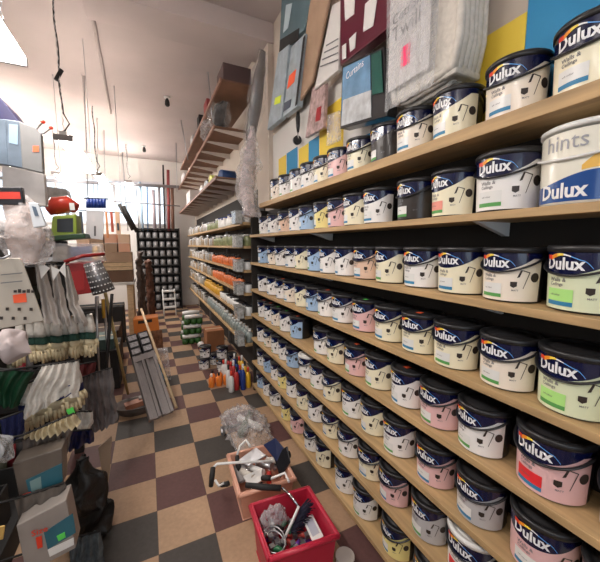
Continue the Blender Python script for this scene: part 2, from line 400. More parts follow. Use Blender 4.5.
ROWS = {
 'A': ([.28, .47, .67, .89, 1.09, 1.27, 1.49, 1.70, 1.88, 2.06, 2.28, 2.5, 2.69], ['cream', 'cream', 'offwhite', 'cream', 'offwhite', 'black', 'cream', 'pink', 'cream', 'white', 'white', 'white', 'offwhite']),
 'B': ([.68, .88, 1.07, 1.32, 1.50, 1.69, 1.87, 2.10, 2.28, 2.53, 2.79, 3.05], ['white', 'cream', 'black', 'white', 'cream', 'pink', 'yellow', 'blue', 'white', 'peach', 'white', 'white']),
 'C': ([.24, .44, .64, .82, 1.02, 1.21, 1.4, 1.6, 1.78, 1.96, 2.18, 2.38, 2.61, 2.8, 3.08], ['white', 'green', 'offwhite', 'cream', 'white', 'cream', 'peach', 'white', 'white', 'blue', 'cream', 'white', 'white', 'offwhite', 'blue']),
 'D': ([.24, .44, .63, .83, 1.02, 1.21, 1.41, 1.63, 1.81, 1.99, 2.18, 2.41, 2.6, 2.83, 3.09], ['cream', 'green', 'offwhite', 'cream', 'cream', 'cream', 'pink', 'white', 'white', 'blue', 'cream', 'offwhite', 'white', 'white', 'white']),
 'E': ([.27, .48, .70, .88, 1.07, 1.28, 1.47, 1.68, 1.86, 2.28, 2.51, 2.72, 2.93, 3.12], ['white', 'pink', 'white', 'pink', 'white', 'cream', 'pink', 'cream', 'white', 'blue', 'white', 'offwhite', 'white', 'white']),
 'F': ([.29, .48, .69, .9, 1.12, 1.31, 1.5, 1.73, 1.92, 2.12, 2.36, 2.54, 2.73, 2.95, 3.15], ['green', 'pink', 'grey', 'pink', 'white', 'cream', 'white', 'cream', 'white', 'white', 'blue', 'white', 'white', 'offwhite', 'white']),
 'G': ([.5, .71, .91, 1.13, 1.32, 1.53, 1.74, 1.96, 2.15, 2.37, 2.56, 2.75, 2.96, 3.16], ['white', 'white', 'grey', 'pink', 'cream', 'white', 'cream', 'white', 'cream', 'white', 'yellow', 'white', 'blue', 'white']),
 'H': ([.68, .88, 1.1, 1.36, 1.57, 1.83, 2.02, 2.28, 2.49, 2.78, 3.0, 3.2], ['grey', 'grey', 'yellow', 'white', 'white', 'cream', 'white', 'pink', 'yellow', 'white', 'white', 'blue']),
}
PANEL = {('A', 1): (WPL, TEALS), ('C', 1): (LIME, TEALS), ('D', 1): (LIME, GREENP), ('D', 2): (WPL, GREENP), ('D', 3): (WPL, GREENP), ('E', 1): (REDP, TEALS), ('B', 0): (WPL, GREENP), ('B', 1): (mat('salmon_panel', (0.85, 0.32, 0.25), 0.5), GREENP),
         ('F', 8): (WPL, GREENP), ('G', 1): (REDP, TEALS)}
WLID = {('G', 1), ('F', 9)}
BIG = {('E', 1): 1.1, ('B', 0): 1.1, ('D', 1): 1.04, ('C', 1): 1.04, ('G', 1): 1.1, ('A', 1): 1.04, ('F', 1): 1.05}
SNAME = {'A': 'top', 'B': 'second', 'C': 'third', 'D': 'fourth', 'E': 'fifth', 'F': 'sixth', 'G': 'seventh', 'H': 'lowest'}
CNAME = dict(cream='cream', white='white', offwhite='off-white', pink='pink', blue='pale blue', yellow='yellow', grey='grey', green='pale green', peach='peach', black='black')
rnd = random.Random(3)
first = {True: True, False: True}
sticks = []
for row, (ys, cols) in ROWS.items():
    prev = None
    for i, (y, c) in enumerate(zip(ys, cols)):
        s = BIG.get((row, i), 1.0)
        rr = 0.0935 * s
        if prev is not None and y < prev[0] + prev[1] + rr: y = prev[0] + prev[1] + rr
        prev = (y, rr)
        if y > 3.23 or (row == 'A' and y > 2.9): continue
        hf = rnd.random() < 0.45
        if (row, i) in {('D', 2), ('E', 1), ('F', 9), ('C', 1), ('C', 2), ('D', 5), ('A', 1)}: hf = True
        if first[hf]: o = tub_protos[hf]; first[hf] = False
        else: o = copy_tree(tub_protos[hf])
        o.location = (SX + 0.008 + rr + rnd.random() * 0.008 * (s < 1.05), y, SH[row] + 0.0005)
        dz = rnd.uniform(-9, 9)
        if y > 1.5: dz += rnd.uniform(-12, 5)
        o.rotation_euler = (0, 0, R(dz)); o.scale = (s, s, s)
        pn = PANEL.get((row, i), rnd.choice([(WPL, TEALS), (WPL, TEALS), (WPL, GREENP)]))
        wl = (row, i) in WLID
        set_tub(o, c, pn[0], pn[1], WPL if wl else None)
        extra = ''
        if pn[0] is LIME: extra = ' and a lime colour panel'
        if pn[0] is REDP: extra = ' and a red colour panel'
        if c == 'black': lab = 'dark brown-black labelled paint tub, %s from the near end, %s shelf'
        elif wl: lab = CNAME[c] + ' paint tub with white lid, %s from the near end, %s shelf'
        else: lab = CNAME[c] + '-labelled paint tub' + (' with a lime panel' if pn[0] is LIME else ' with a red panel' if pn[0] is REDP else '') + ', %s from the near end, %s shelf'
        o['label'] = lab % (ordn(i), SNAME[row]); o['group'] = 'paint tubs on the long wall shelves'
        if row in 'DEFGH' and (rnd.random() < 0.28): sticks.append((o, rnd.choice([STICKG, STICKO, STICKO])))
bpy.context.view_layer.update()
for o, m in sticks:
    h = 0.176
    s = MB().box(-0.035, -0.008, -0.012, 0.012, h - 0.0035, h - 0.0028)
    me = s.build('price_sticker', m)
    me.parent = o; me.location = (-0.02, 0.02, 0); me.location = (-0.02, 0.0, h - 0.0038)

# big white tub with the thin lettering, near end of the second shelf
def hints_tub():
    r, h = 0.108, 0.21; c = Vector((SX + 0.006 + r, 0.465, SH['B'] + 0.0005))
    t = thing('paint_tub', 'large white and blue paint tub with a white handle, nearest on the second shelf', 'paint tub', c, 'paint tubs on the long wall shelves')
    def P(th, z, off=0.0): a = R(th); q = r * (0.95 + 0.05 * z / h) + off; return c + Vector((-q * math.cos(a), -q * math.sin(a), z))
    MB().lathe([(r * .95 - 0.005, 0), (r * .95, 0.005), (r, h * 0.9)], c, 48).build('tub_body', mat('pearl_white_plastic', (0.8, 0.78, 0.72), 0.2, coat=0.3), t)
    MB().lathe([(r + 0.001, h * 0.93), (r + 0.005, h * 0.935), (r + 0.005, h * 0.985), (r, h), (0.001, h)], c, 48).build('lid', WPL, t)
    zb = lambda th: h * (0.33 + 0.07 * math.sin(R(th * 2.2 + 10)))
    lab = MB().grid(lambda u, v: P(-85 + 170 * u, 0.006 + (h * 0.9 - 0.006) * v, 0.001), 34, 2).build('label', mat('ivory_label', (0.82, 0.79, 0.68), 0.25, coat=0.3), t)
    MB().grid(lambda u, v: P(-85 + 170 * u, 0.008 + (zb(-85 + 170 * u) - 0.008) * v, 0.002), 34, 4).build('blue_band', mat('royal_blue_print', (0.01, 0.07, 0.28), 0.2, coat=0.4), lab)
    MB().grid(lambda u, v: P(15 + 70 * u, zb(15 + 70 * u) + h * 0.02 + (h * (0.06 + 0.22 * math.sin(math.pi * min(1, u * 1.2) * 0.6))) * v, 0.0018), 16, 3).build('gold_swirl', mat('gold_print', (0.85, 0.50, 0.10), 0.35), lab)
    s = R(62) * r / text_w('Dulux', 0.03)
    MB().text('Dulux', lambda x, y: P(-38 + math.degrees(x / r), h * 0.09 + y * 1.15, 0.0035), s, 0, 0.03).build('brand_lettering', WHITE, lab)
    s = R(52) * r / text_w('hints')
    MB().text('hints', lambda x, y: P(-32 + math.degrees(x / r), h * 0.68 + y * 1.1, 0.0025), s, 0).build('thin_lettering', mat('silver_grey_print', (0.35, 0.35, 0.38), 0.4), lab)
    hp = [P(th, h * (0.72 - 0.16 * math.cos(R(th))), 0.006) for th in range(-90, 91, 9)]
    MB().tube(hp, 0.007, 6, up=(0, 0, 1), flat=0.6).build('handle', WPL, t)
hints_tub()

# ================================================================== WALL ABOVE THE TOP SHELF: colour squares and hanging packs
def quadY(corners): return [atY(*c) for c in corners]
def quadX(corners, X): return [atX(c[0], c[1], X) for c in corners]
def poster(name, y0, y1, z0, z1, col, label):
    m = mat(name + '_paint_%.2f' % y0, col, 0.6)
    tag(MB().box(1.204, 1.2075, y0, y1, z0, z1).build('colour_sample_panel', m), label, 'painted panel', 'colour sample panels on the wall')
YEL = (0.85, 0.62, 0.06); BLU = (0.015, 0.25, 0.50); TEA = (0.01, 0.12, 0.17)
poster('p', 0.2, 0.715, 2.05, 2.56, BLU, 'bright blue painted panel behind the nearest top-shelf tubs')
poster('p', 0.717, 0.955, 2.05, 2.44, YEL, 'large yellow painted panel between the blue and the teal panel')
poster('p', 0.957, 1.10, 2.05, 2.42, TEA, 'dark teal painted panel right of the rolled towels')
poster('p', 1.30, 1.62, 2.05, 2.30, BLU, 'blue painted panel below the dust sheet picture pack')
poster('p', 1.84, 2.16, 2.05, 2.62, YEL, 'tall yellow painted panel with black lines beside the picture pack')
def zt_(x, y): return atX(x, y, 1.2).z
poster('p', 2.17, 2.335, 2.05, zt_(308, 142), BLU, 'small blue painted panel beneath the hanging black tool')
poster('p', 2.34, 2.52, 2.05, zt_(297, 150), YEL, 'small yellow painted panel between two blue ones')
poster('p', 2.55, 2.78, 2.05, zt_(284, 155), BLU, 'farther small blue painted panel on the white wall board')
poster('p', 2.80, 2.98, 2.05, zt_(274, 162), YEL, 'farthest small yellow painted panel behind white tubs')

def slab(name, corners, X, th, mats, label, cat, group=None, bevel=0.006, parent=None):
    """a pack hanging flat to the wall: outline on the plane X, thickness towards the wall"""
    p = quadX(corners, X)
    o = MB().prism(p, (th, 0, 0)).build(name, mats, parent, bevel)
    if parent is None: tag(o, label, cat, group)
    return o
def flat_on(name, corners, X, mats, parent, th=0.002):
    return MB().prism(quadX(corners, X), (th, 0, 0)).build(name, mats, parent)
def root_at(name, label, cat, p, group=None): return thing(name, label, cat, p, group)
BOXB = mat('blue_grey_box_print', (0.40, 0.48, 0.53), 0.4, var=0.25, scale=14)
BOXD = mat('slate_blue_box_print', (0.10, 0.17, 0.20), 0.4, var=0.15)
def pack(name, label, cat, corners, X, th, m, extras=(), group=None, bevel=0.005):
    p = quadX(corners, X); c = sum(p, Vector()) / 4; c.z = min(q.z for q in p)
    t = thing(name, label, cat, c, group)
    MB().prism(p, (th, 0, 0)).build('pack_body', m, t, bevel)
    for k, (nm, cs, mm) in enumerate(extras): MB().prism(quadX(cs, X - 0.003 - 0.0015 * k), (0.0025, 0, 0)).build(nm, mm, t)
    return t
HG = 'packs hanging on the wall above the top shelf'
pack('dust_sheet_box', 'slate blue boxed pack with a black foot, highest at the far end of wall', 'box', [(282, -12), (314, -12), (304, 30), (279, 52)], 1.13, 0.05, BOXD,
     [('black_base', [(280, 40), (299, 28), (298, 40), (279, 52)], BLACKM), ('pack_print', [(286, 5), (292, 3), (288, 28), (283, 33)], mat('pale_print', (0.5, 0.6, 0.65), 0.5))], HG)
pack('dust_sheet_box', 'pale blue hanging box with a yellow sticker below the slate one', 'box', [(278, 53), (289, 44), (281, 118), (267, 130)], 1.12, 0.05, BOXB,
     [('price_sticker', [(275, 98), (281, 95), (280, 103), (274, 105)], STICKY)], HG)
pack('dust_sheet_box', 'pale blue hanging box with a large orange sticker', 'box', [(291, 47), (305, 33), (297, 106), (283, 117)], 1.11, 0.05, BOXB,
     [('price_sticker', [(289, 76), (296, 69), (294, 82), (287, 89)], STICKO), ('picture', [(284, 103), (291, 99), (290, 107), (283, 112)], mat('dark_picture_print', (0.04, 0.06, 0.10), 0.4)), ('side_stripe', [(303, 38), (305, 35), (297, 104), (295, 106)], BLACKM)], HG)
slab('cardboard_sheet', [(311, -10), (331, -12), (312, 82), (296, 107)], 1.13, 0.02, CARD, 'tall brown cardboard sheet tilted between boxes and white pack', 'cardboard', HG)
pack('white_label_pack', 'white printed pack with rows of small black text beside cardboard', 'pack', [(332, 5), (341, 0), (338, 70), (314, 90)], 1.10, 0.03, mat('white_card', (0.72, 0.70, 0.68), 0.5),
     [('print_line', [(326 - 2 * k, 45 + 7 * k), (338, 38 + 7 * k), (338, 39.2 + 7 * k), (326 - 2 * k, 46.2 + 7 * k)], GREYT) for k in range(4)], HG)
MAR = mat('maroon_pack', (0.10, 0.003, 0.02), 0.3)
pack('maroon_pack', 'dark maroon hanging pack with torn white labels', 'pack', [(340, -15), (402, -20), (398, 20), (340, 66)], 1.08, 0.06, MAR,
     [('torn_label', [(344, -5), (355, -10), (354, 14), (345, 21)], WPL), ('torn_label', [(365, 4), (378, -8), (373, 26), (363, 32)], WPL), ('torn_label', [(349, 39), (356, 32), (355, 48), (350, 52)], WPL), ('torn_label', [(342, 46), (346, 43), (346, 58), (342, 60)], WPL)], HG)
SKYP = mat('sky_photo_print', (0.16, 0.34, 0.55), 0.25, var=0.4, scale=9, coat=0.5)
tp = pack('curtain_pack', 'plastic wrapped pack with a sky blue picture front and black side', 'pack', [(342, 66), (384, 46), (387, 116), (340, 129)], 1.06, 0.07, BLACK,
     [('picture_front', [(343, 68), (370, 55), (371, 117), (341, 126)], SKYP), ('snow_picture', [(343, 100), (371, 90), (371, 117), (341, 126)], mat('white_scene_print', (0.55, 0.58, 0.6), 0.3, var=0.35, scale=20)),
      ('dark_green_edge', [(371, 55), (381, 50), (383, 92), (372, 95)], mat('dark_green_print', (0.01, 0.09, 0.07), 0.3))], HG)
def wall_text(string, px, py, X, width, m, parent, name='lettering', slope=0.0, bold=0.0):
    p = atX(px, py, X); s = width / text_w(string, bold)
    return MB().text(string, lambda x, y: p + Vector((0, -x, y * 1.1 + x * slope)), s, 0, bold).build(name, m, parent)
wall_text('Curtains', 346, 80, 1.055, 0.16, WHITE, tp)
# thick folded white towels in a clear bag
def towels():
    X = 1.02; t = thing('cotton_sheet_pack', 'big clear bag of folded white cotton sheets with a pink sticker', 'pack', atX(420, 100, 1.1), HG)
    zt = 2.95; 
    p0 = atX(388, 100, X)
    y1, y0 = atX(387, 90, X).y, atX(456, 60, X).y
    zb = 2.235
    n = 6
    for k in range(n):     # folds seen from below and side
        xx = X + 0.01 + 0.145 * k / n
        mb = MB(); pts = []
        zz = zb + 0.012 * abs(k - 2.5)
        for (yy, z) in [(y1 - 0.01, zt), (y1 - 0.012, zb + 0.16), (y1 - 0.03, zb + 0.06), (y1 - 0.09, zz + 0.02), (y0 + 0.09, zz + 0.03), (y0 + 0.03, zb + 0.07), (y0 + 0.01, zb + 0.16), (y0 + 0.008, zt)]:
            pts.append((xx + 0.012, yy, z))
        mb.tube(pts, 0.0155, 10, up=(1, 0, 0), jit=0.006)
        mb.build('fold', CLOTH, t)
    MB().box(X + 0.022, X + 0.16, y0 + 0.015, y1 - 0.02, zb + 0.04, zt).build('folded_sheet', CLOTH, t, 0.01)
    MB().box(X - 0.004, X - 0.002, y0 + 0.12, y1 - 0.01, zb + 0.10, 2.75).build('header_card', mat('printed_white_card', (0.62, 0.60, 0.60), 0.35, var=0.12, scale=12), t)
    MB().box(X - 0.006, X - 0.0045, y1 - 0.14, y1 - 0.09, 2.40, 2.48).build('price_sticker', STICKP, t)
    yy = y1 - 0.03; 
    for k, w in enumerate(('Cotton', 'Twill')):
        s = 0.2 / text_w(w)
        MB().text(w, lambda x, y: Vector((X - 0.0055, yy - x, 2.60 - 0.07 * k + y)), s * 0.8).build('lettering', GREYT, t)
    mb = MB(); mb.grid(lambda u, v: Vector((X - 0.008 + 0.004 * math.sin(u * 30 + v * 7), y1 + 0.004 - (y1 - y0 - 0.08) * u, zb + 0.02 + (zt - zb) * v)) , 20, 24)
    mb.build('clear_bag', FILM, t)
towels()
# hanging black handled tool and the red spotted packet left of the yellow panel
def _nop(): pass
def hung_tool():
    c = atX(298, 148, 1.15); t = thing('paint_brush', 'black handled round tool hanging before the white wall board', 'tool', c, HG)
    a = atX(298, 112, 1.15); b = atX(298, 132, 1.15); 
    MB().tube([a, a + (b - a) * .3, a + (b - a) * .7, b], [0.012, 0.02, 0.017, 0.01], 10).build('handle', BLACK, t)
    MB().tube([b + Vector((0, .03, -.06)), b + Vector((0, -.0, -.06))], [0.035, 0.035], 14).build('head', BLACK, t)
    MB().tube([b, b + Vector((0, 0, -0.05))], 0.006, 6).build('neck', CHROME, t)
hung_tool()
tr = pack('sponge_packet', 'clear packet with red spotted contents hanging beside yellow panel', 'packet', [(312, 88), (325, 82), (323, 128), (305, 138)], 1.12, 0.03, mat('red_white_packet', (0.5, 0.35, 0.34), 0.25, var=0.5, scale=25),
     [('red_spot', [(317, 108), (321, 106), (320, 120), (315, 122)], mat('red_spot_print', (0.4, 0.01, 0.02), 0.3))], HG)
pack('clear_packet', 'crumpled clear packet below the yellow panel', 'packet', [(327, 115), (339, 110), (338, 140), (326, 146)], 1.13, 0.025, FILM2, (), HG)
for i, (x, y, z) in enumerate([(333, 82, 0), (333, 100, 0)]):
    a = atX(x - 6, y + 3, 1.2035); b = atX(x + 6, y - 4, 1.2035)
# long wrapped roll at the end of the paint wall and the bag below it
def drape(name, label, cat, pts, rad, m, inner=None, jit=0.03, flat=0.6, group=None, n=30):
    P_ = []
    for i in range(len(pts) - 1):
        a, b = Vector(pts[i]), Vector(pts[i + 1]); k = 14
        for j in range(k): P_.append(a.lerp(b, j / k))
    P_.append(Vector(pts[-1]))
    rr = []
    for i in range(len(rad) - 1):
        for j in range(14): rr.append(rad[i] + (rad[i + 1] - rad[i]) * j / 14)
    rr.append(rad[-1])
    c = Vector(pts[-1]); t = thing(name, label, cat, c, group)
    MB().tube(P_, rr, n, jit=jit, flat=flat, up=(0, 0.0, 1) if False else None).build('plastic_wrap', m, t)
    if inner:
        MB().tube(P_, [q * 0.7 for q in rr], 10, flat=flat * 0.8, jit=jit * 0.4).build('contents', inner, t)
    return t
SHEER = mat('thin_glossy_film', (0.9, 0.88, 0.88), 0.06, alpha=0.13, bump=0.6, scale=14)
drape('wrapped_roll', 'long dark roll in clear plastic leaning at the shelving end', 'wrapped roll', [atX(263, 50, 1.07), atX(259, 80, 1.05), atX(254, 115, 1.03), atX(249, 150, 1.0)], [0.04, 0.085, 0.095, 0.05], SHEER, mat('grey_brown_felt', (0.11, 0.085, 0.075), 0.25, var=0.4, scale=6, bump=0.3, coat=0.4), 0.02, 0.5)
drape('plastic_bag', 'crumpled clear plastic bag hanging at the end of the top shelf', 'bag', [atX(253, 126, 0.98), atX(250, 155, 0.95), atX(247, 185, 0.93), atX(250, 216, 0.92)], [0.03, 0.085, 0.11, 0.09], FILM2, mat('pinkish_white_stock', (0.6, 0.5, 0.5), 0.5, var=0.4, scale=20), 0.035, 0.6)

# ================================================================== SECOND BAY along the right wall
BX = 0.96; B0, B1 = 3.42, 8.75
bay = thing('far_shelving', 'second bay of pine shelves packed with small jars and bottles', 'shelving', (1.08, 6, 0))
BZ = [1.90, 1.64, 1.37, 1.11, 0.84, 0.52]
for z in BZ: MB().box(BX, 1.205, B0, B1, z - 0.03, z).build('shelf_plank', WOOD, bay, 0.002)
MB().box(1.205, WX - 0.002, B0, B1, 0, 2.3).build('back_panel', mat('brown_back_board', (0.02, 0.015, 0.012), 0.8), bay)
for y in (5.2, 7.0): MB().box(1.17, 1.2, y, y + 0.02, 0, 1.87).build('upright', STEEL, bay)
# jar kinds
def jar_proto(name, r, h, body, cap, kind):
    if kind == 'jar': prof = [(r * .9, 0), (r, 0.005), (r, h * .78), (r * .85, h * .85)]; cp = [(r * .92, h * .84), (r * .92, h)]
    elif kind == 'bottle': prof = [(r * .9, 0), (r, 0.005), (r, h * .6), (r * .4, h * .78)]; cp = [(r * .45, h * .76), (r * .42, h)]
    else: prof = [(r * .95, 0), (r, 0.004), (r, h * .93)]; cp = [(r * 1.04, h * .9), (r * 1.04, h)]
    o = MB().lathe(prof, n=14).build(name, body); l = MB().lathe(cp, n=14).build('lid' if kind != 'bottle' else 'cap', cap, o)
    return o
CLEAR = mat('frosted_clear_plastic', (0.40, 0.38, 0.34), 0.15, var=0.3, scale=30, coat=0.5)
GRNJ = mat('olive_jar_plastic', (0.30, 0.33, 0.16), 0.25, var=0.3, scale=30)
ORJ = mat('orange_label', (0.75, 0.20, 0.06), 0.35, var=0.2, scale=30)
YLJ = mat('amber_yellow_label', (0.75, 0.42, 0.05), 0.35, var=0.15)
GRJ = mat('grey_green_bottle_plastic', (0.28, 0.33, 0.32), 0.3, var=0.3, scale=20)
BLJ = mat('deep_blue_tin', (0.02, 0.05, 0.25), 0.25)
LIDS = [WPL, BLACK, STEEL, CLEAR, BLACKM]
AMB = mat('tan_jar_contents', (0.36, 0.26, 0.16), 0.2, var=0.4, scale=30, coat=0.5); PALEJ = mat('pale_jar_contents', (0.60, 0.58, 0.55), 0.2, var=0.3, scale=30, coat=0.5)
PROTO = {
 'clear': (jar_proto('storage_jar', 0.052, 0.12, CLEAR, WPL, 'jar'), 'clear jar', 'jar'),
 'olive': (jar_proto('storage_jar', 0.052, 0.12, GRNJ, WPL, 'jar'), 'olive jar', 'jar'),
 'white': (jar_proto('small_tin', 0.052, 0.11, WPL, BLACK, 'tin'), 'small white tin with black lid', 'tin'),
 'blue': (jar_proto('small_tin', 0.052, 0.13, WPL, BLJ, 'tin'), 'small white tin with deep blue lid', 'tin'),
 'orange': (jar_proto('sealant_bottle', 0.045, 0.15, ORJ, BLACKM, 'bottle'), 'orange bottle with black cap', 'bottle'),
 'yellow': (jar_proto('sealant_bottle', 0.045, 0.15, YLJ, YLJ, 'bottle'), 'amber yellow bottle', 'bottle'),
 'grey': (jar_proto('sealant_bottle', 0.05, 0.15, GRJ, WPL, 'bottle'), 'grey bottle with white cap', 'bottle'),
}
index_tree(None)
used = set()
def put(kind, loc, label, group):
    p, _, cat = PROTO[kind]
    if kind in used: o = copy_tree(p)
    else: o = p; used.add(kind)
    o.location = loc; o.rotation_euler = (0, 0, rnd.uniform(0, 6)); tag(o, label, cat, group)
    q = rnd.uniform(0.8, 1.0); o.scale = (q, q, {'clear': rnd.uniform(0.95, 1.6), 'olive': rnd.uniform(1.0, 1.3)}.get(kind, rnd.uniform(0.9, 1.15)))
    if kind in ('clear', 'olive'):
        for c in o.children:
            c.material_slots[0].link = 'OBJECT'; c.material_slots[0].material = rnd.choice(LIDS)
        bpy_slot = o.material_slots[0]; bpy_slot.link = 'OBJECT'
        bpy_slot.material = rnd.choice([CLEAR, CLEAR, AMB, PALEJ]) if kind == 'clear' else GRNJ
SB = ['top', 'second', 'third', 'fourth', 'fifth', 'lowest']
PLAN = [[('blue', 12), ('olive', 8), ('clear', 25)], [('olive', 15), ('clear', 30)], [('white', 3), ('orange', 14), ('clear', 28)], [('white', 2), ('orange', 15), ('clear', 28)], [('white', 12), ('yellow', 12), ('clear', 20)], [('grey', 22), ('clear', 20)]]
for s, (z, plan) in enumerate(zip(BZ, PLAN)):
    y = B0 + 0.07; i = 0
    for kind, n in plan:
        for k in range(n):
            if y > B1 - 0.06: break
            put(kind, (BX + 0.062 + rnd.random() * 0.012, y, z + 0.0005), '%s, %s from the near end, far bay %s shelf' % (PROTO[kind][1], ordn(i), SB[s]), 'small stock on the far bay')
            y += 0.125; i += 1
# hanging clear boxes at the join of the bays
CB = mat('clear_box_plastic', (0.5, 0.52, 0.52), 0.1, alpha=0.55, var=0.4, scale=40, coat=0.5)
for i, z in enumerate(BZ):
    t = thing('clear_plastic_box', 'clear plastic box projecting at the near end of the %s far shelf' % SB[i], 'plastic box', (0.93, 3.48, z + 0.0), 'clear boxes at the join of the two bays')
    t.location.z = z - 0.03
    MB().box(0.875, 0.955, 3.42, 3.60, z - 0.02, z + 0.115).build('box_body', CB, t, 0.008)
    for k in range(4): MB().box(0.885, 0.945, 3.435 + 0.042 * k, 3.455 + 0.042 * k, z - 0.012, z + 0.09 - 0.01 * (k % 2)).build('inner_item', [WPL, GRJ, BLACK, CLEAR][k], t)
    MB().box(0.87, 0.96, 3.415, 3.605, z + 0.115, z + 0.123).build('lid', CB, t)

# ------------------------------------------------------------------ high overhead shelves on white brackets
def high_shelf(label, x0, z, y0, y1, step, depth=0.02, name='overhead_shelf', arms=True):
    t = thing(name, label, 'shelf', (1.0, (y0 + y1) / 2, z - 0.03), 'overhead shelves above the far bay')
    MB().box(x0, WX - 0.003, y0, y1, z - depth, z).build('shelf_board', BROWNBOARD, t)
    MB().box(x0 - 0.02, x0, y0, y1, z - depth - 0.012, z + 0.008).build('front_lip', mat('pinkish_brown_wood', (0.32, 0.17, 0.12), 0.6, var=0.2), t)
    y = y0 + 0.03
    while arms and y < y1:
        MB().prism([(x0 - 0.01, y, z - depth), (WX - 0.004, y, z - depth), (WX - 0.004, y, z - depth - 0.07), (x0 - 0.01, y, z - depth - 0.016)], (0, 0.028, 0)).build('bracket', mat('cream_bracket_paint', (0.66, 0.58, 0.52), 0.5), t)
        y += step
    return t
high_shelf('lower overhead shelf with many cream brackets', 0.8, 2.47, 3.95, 8.7, 0.42)
high_shelf('middle overhead shelf on cream brackets beneath the brown board', 0.8, 3.06, 3.98, 8.7, 0.5)
high_shelf('topmost brown board shelf running up to the beam', 0.8, 3.40, 3.56, 8.0, 0.6, arms=False)
# stock on them
def boxthing(name, label, cat, x0, x1, y0, y1, z0, z1, m, group=None, bevel=0.004, rz=0):
    cx_, cy_ = (x0 + x1) / 2, (y0 + y1) / 2
    t = thing(name, label, cat, (cx_, cy_, z0), group)
    MB().box(x0, x1, y0, y1, z0, z1).build('box_body', m, t, bevel)
    MB().box(x0 - 0.001, x1 + 0.001, cy_ - 0.02, cy_ + 0.02, z1 - 0.002, z1 + 0.001).build('tape', mat('parcel_tape', (0.5, 0.38, 0.24), 0.3), t)
    t.rotation_euler = (0, 0, rz); return t
OG = 'stock on the overhead shelves'
boxthing('storage_box', 'dark brown box jammed under the beam on the topmost board', 'box', 0.83, 1.14, 3.62, 3.95, 3.401, 3.60, mat('umber_box', (0.10, 0.06, 0.06), 0.6), OG)
boxthing('storage_box', 'red and black box on the topmost board', 'box', 0.82, 1.1, 4.6, 4.85, 3.401, 3.62, mat('crimson_box', (0.35, 0.05, 0.05), 0.5), OG)
boxthing('storage_box', 'long dark box standing on the topmost board, farther along', 'box', 0.82, 1.1, 5.3, 5.5, 3.401, 3.66, BLACKM, OG)
boxthing('storage_box', 'pale grey box, farthest on the topmost board', 'box', 0.82, 1.1, 6.1, 6.4, 3.401, 3.6, mat('pale_grey_box', (0.5, 0.5, 0.5), 0.6), OG)
drape('plastic_bag', 'clear bag with dark contents stuffed under the topmost board', 'bag', [(0.93, 4.0, 3.36), (0.88, 4.05, 3.28), (0.88, 4.15, 3.2), (0.92, 4.25, 3.12)], [0.05, 0.12, 0.13, 0.09], SHEER, BLACK, 0.05, 0.9, OG)
drape('plastic_bag', 'smaller clear bag beside the dark stuffed one on the middle shelf', 'bag', [(0.8, 4.5, 3.3), (0.8, 4.6, 3.2), (0.84, 4.7, 3.12)], [0.05, 0.09, 0.07], FILM2, None, 0.03, 0.9, OG)
boxthing('storage_box', 'brown cardboard box at the near end of the middle shelf', 'box', 0.9, 1.18, 4.35, 4.7, 3.061, 3.2, CARD, OG)
for i, (y, m, nm) in enumerate([(4.35, mat('royal_blue_fabric', (0.01, 0.05, 0.18), 0.6), 'dark blue'), (4.75, mat('lemon_fabric', (0.6, 0.6, 0.15), 0.6), 'lemon yellow'), (5.1, BLACK, 'black'), (5.6, WPL, 'white')]):
    tag(MB().tube([(0.86 + 0.06 * (i == 0), y, 2.56), (1.12, y + 0.04, 2.56)], [0.085, 0.088], 12, jit=0.012).build('rolled_sack', m), nm + ' rolled sack on the lower overhead shelf', 'rolled sack', OG)
boxthing('storage_box', 'white printed box on the lower overhead shelf, far along', 'box', 0.80, 1.1, 6.6, 7.2, 2.471, 2.72, mat('white_box_card', (0.75, 0.72, 0.72), 0.6), OG)
boxthing('storage_box', 'white box on the middle overhead shelf, far along', 'box', 0.82, 1.1, 7.75, 8.3, 3.061, 3.28, mat('white_box_card', (0.75, 0.72, 0.72), 0.6), OG)
for i in range(7):
    y = 5.0 + 0.42 * i; r = 0.05 + 0.02 * (i % 3)
    tag(MB().tube([(0.86, y, 3.061 + r), (1.12, y + 0.03, 3.061 + r)], r, 12, jit=0.008).build('tape_roll', [BLACKM, WPL, BROWNBOARD, FILM2][i % 4]), '%s roll, %s along the middle overhead shelf' % (['black', 'white', 'brown', 'clear wrapped'][i % 4], ordn(i)), 'roll', OG)
# hanging rods
for i, (x, y, x2, y2, r) in enumerate([(84, 76, 88, 200, .006), (97, 118, 98, 205, .006), (104, 130, 105, 200, .004), (208, 72, 212, 118, .007), (181, 120, 188, 160, .007), (176, 143, 177, 192, .007)]):
    a = atZ(x, y, CEIL); b = atY(x2, y2, a.y)
    tag(MB().tube([a, b], r, 6).build('hanging_rod', STEEL), 'thin steel rod hanging from the ceiling, %s from the left' % ['leftmost', 'second', 'third', 'sixth', 'fifth', 'fourth'][i].replace('leftmost', 'first'), 'rod', 'rods hanging from the ceiling')
for (x, y, lab) in [(167, 97, 'small dark sensor on the ceiling, nearer of the two'), (144, 146, 'small dark sensor on the ceiling near the back wall')]:
    p = atZ(x, y, CEIL); t = thing('ceiling_sensor', lab, 'sensor', p - Vector((0, 0, .1)), 'ceiling sensors')
    MB().lathe([(0.04, -0.02), (0.045, 0)], p, 14).build('base_plate', WPL, t); MB().lathe([(0.02, -0.13), (0.035, -0.11), (0.03, -0.06), (0.012, -0.02)], p, 12).build('sensor_head', BLACKM, t)

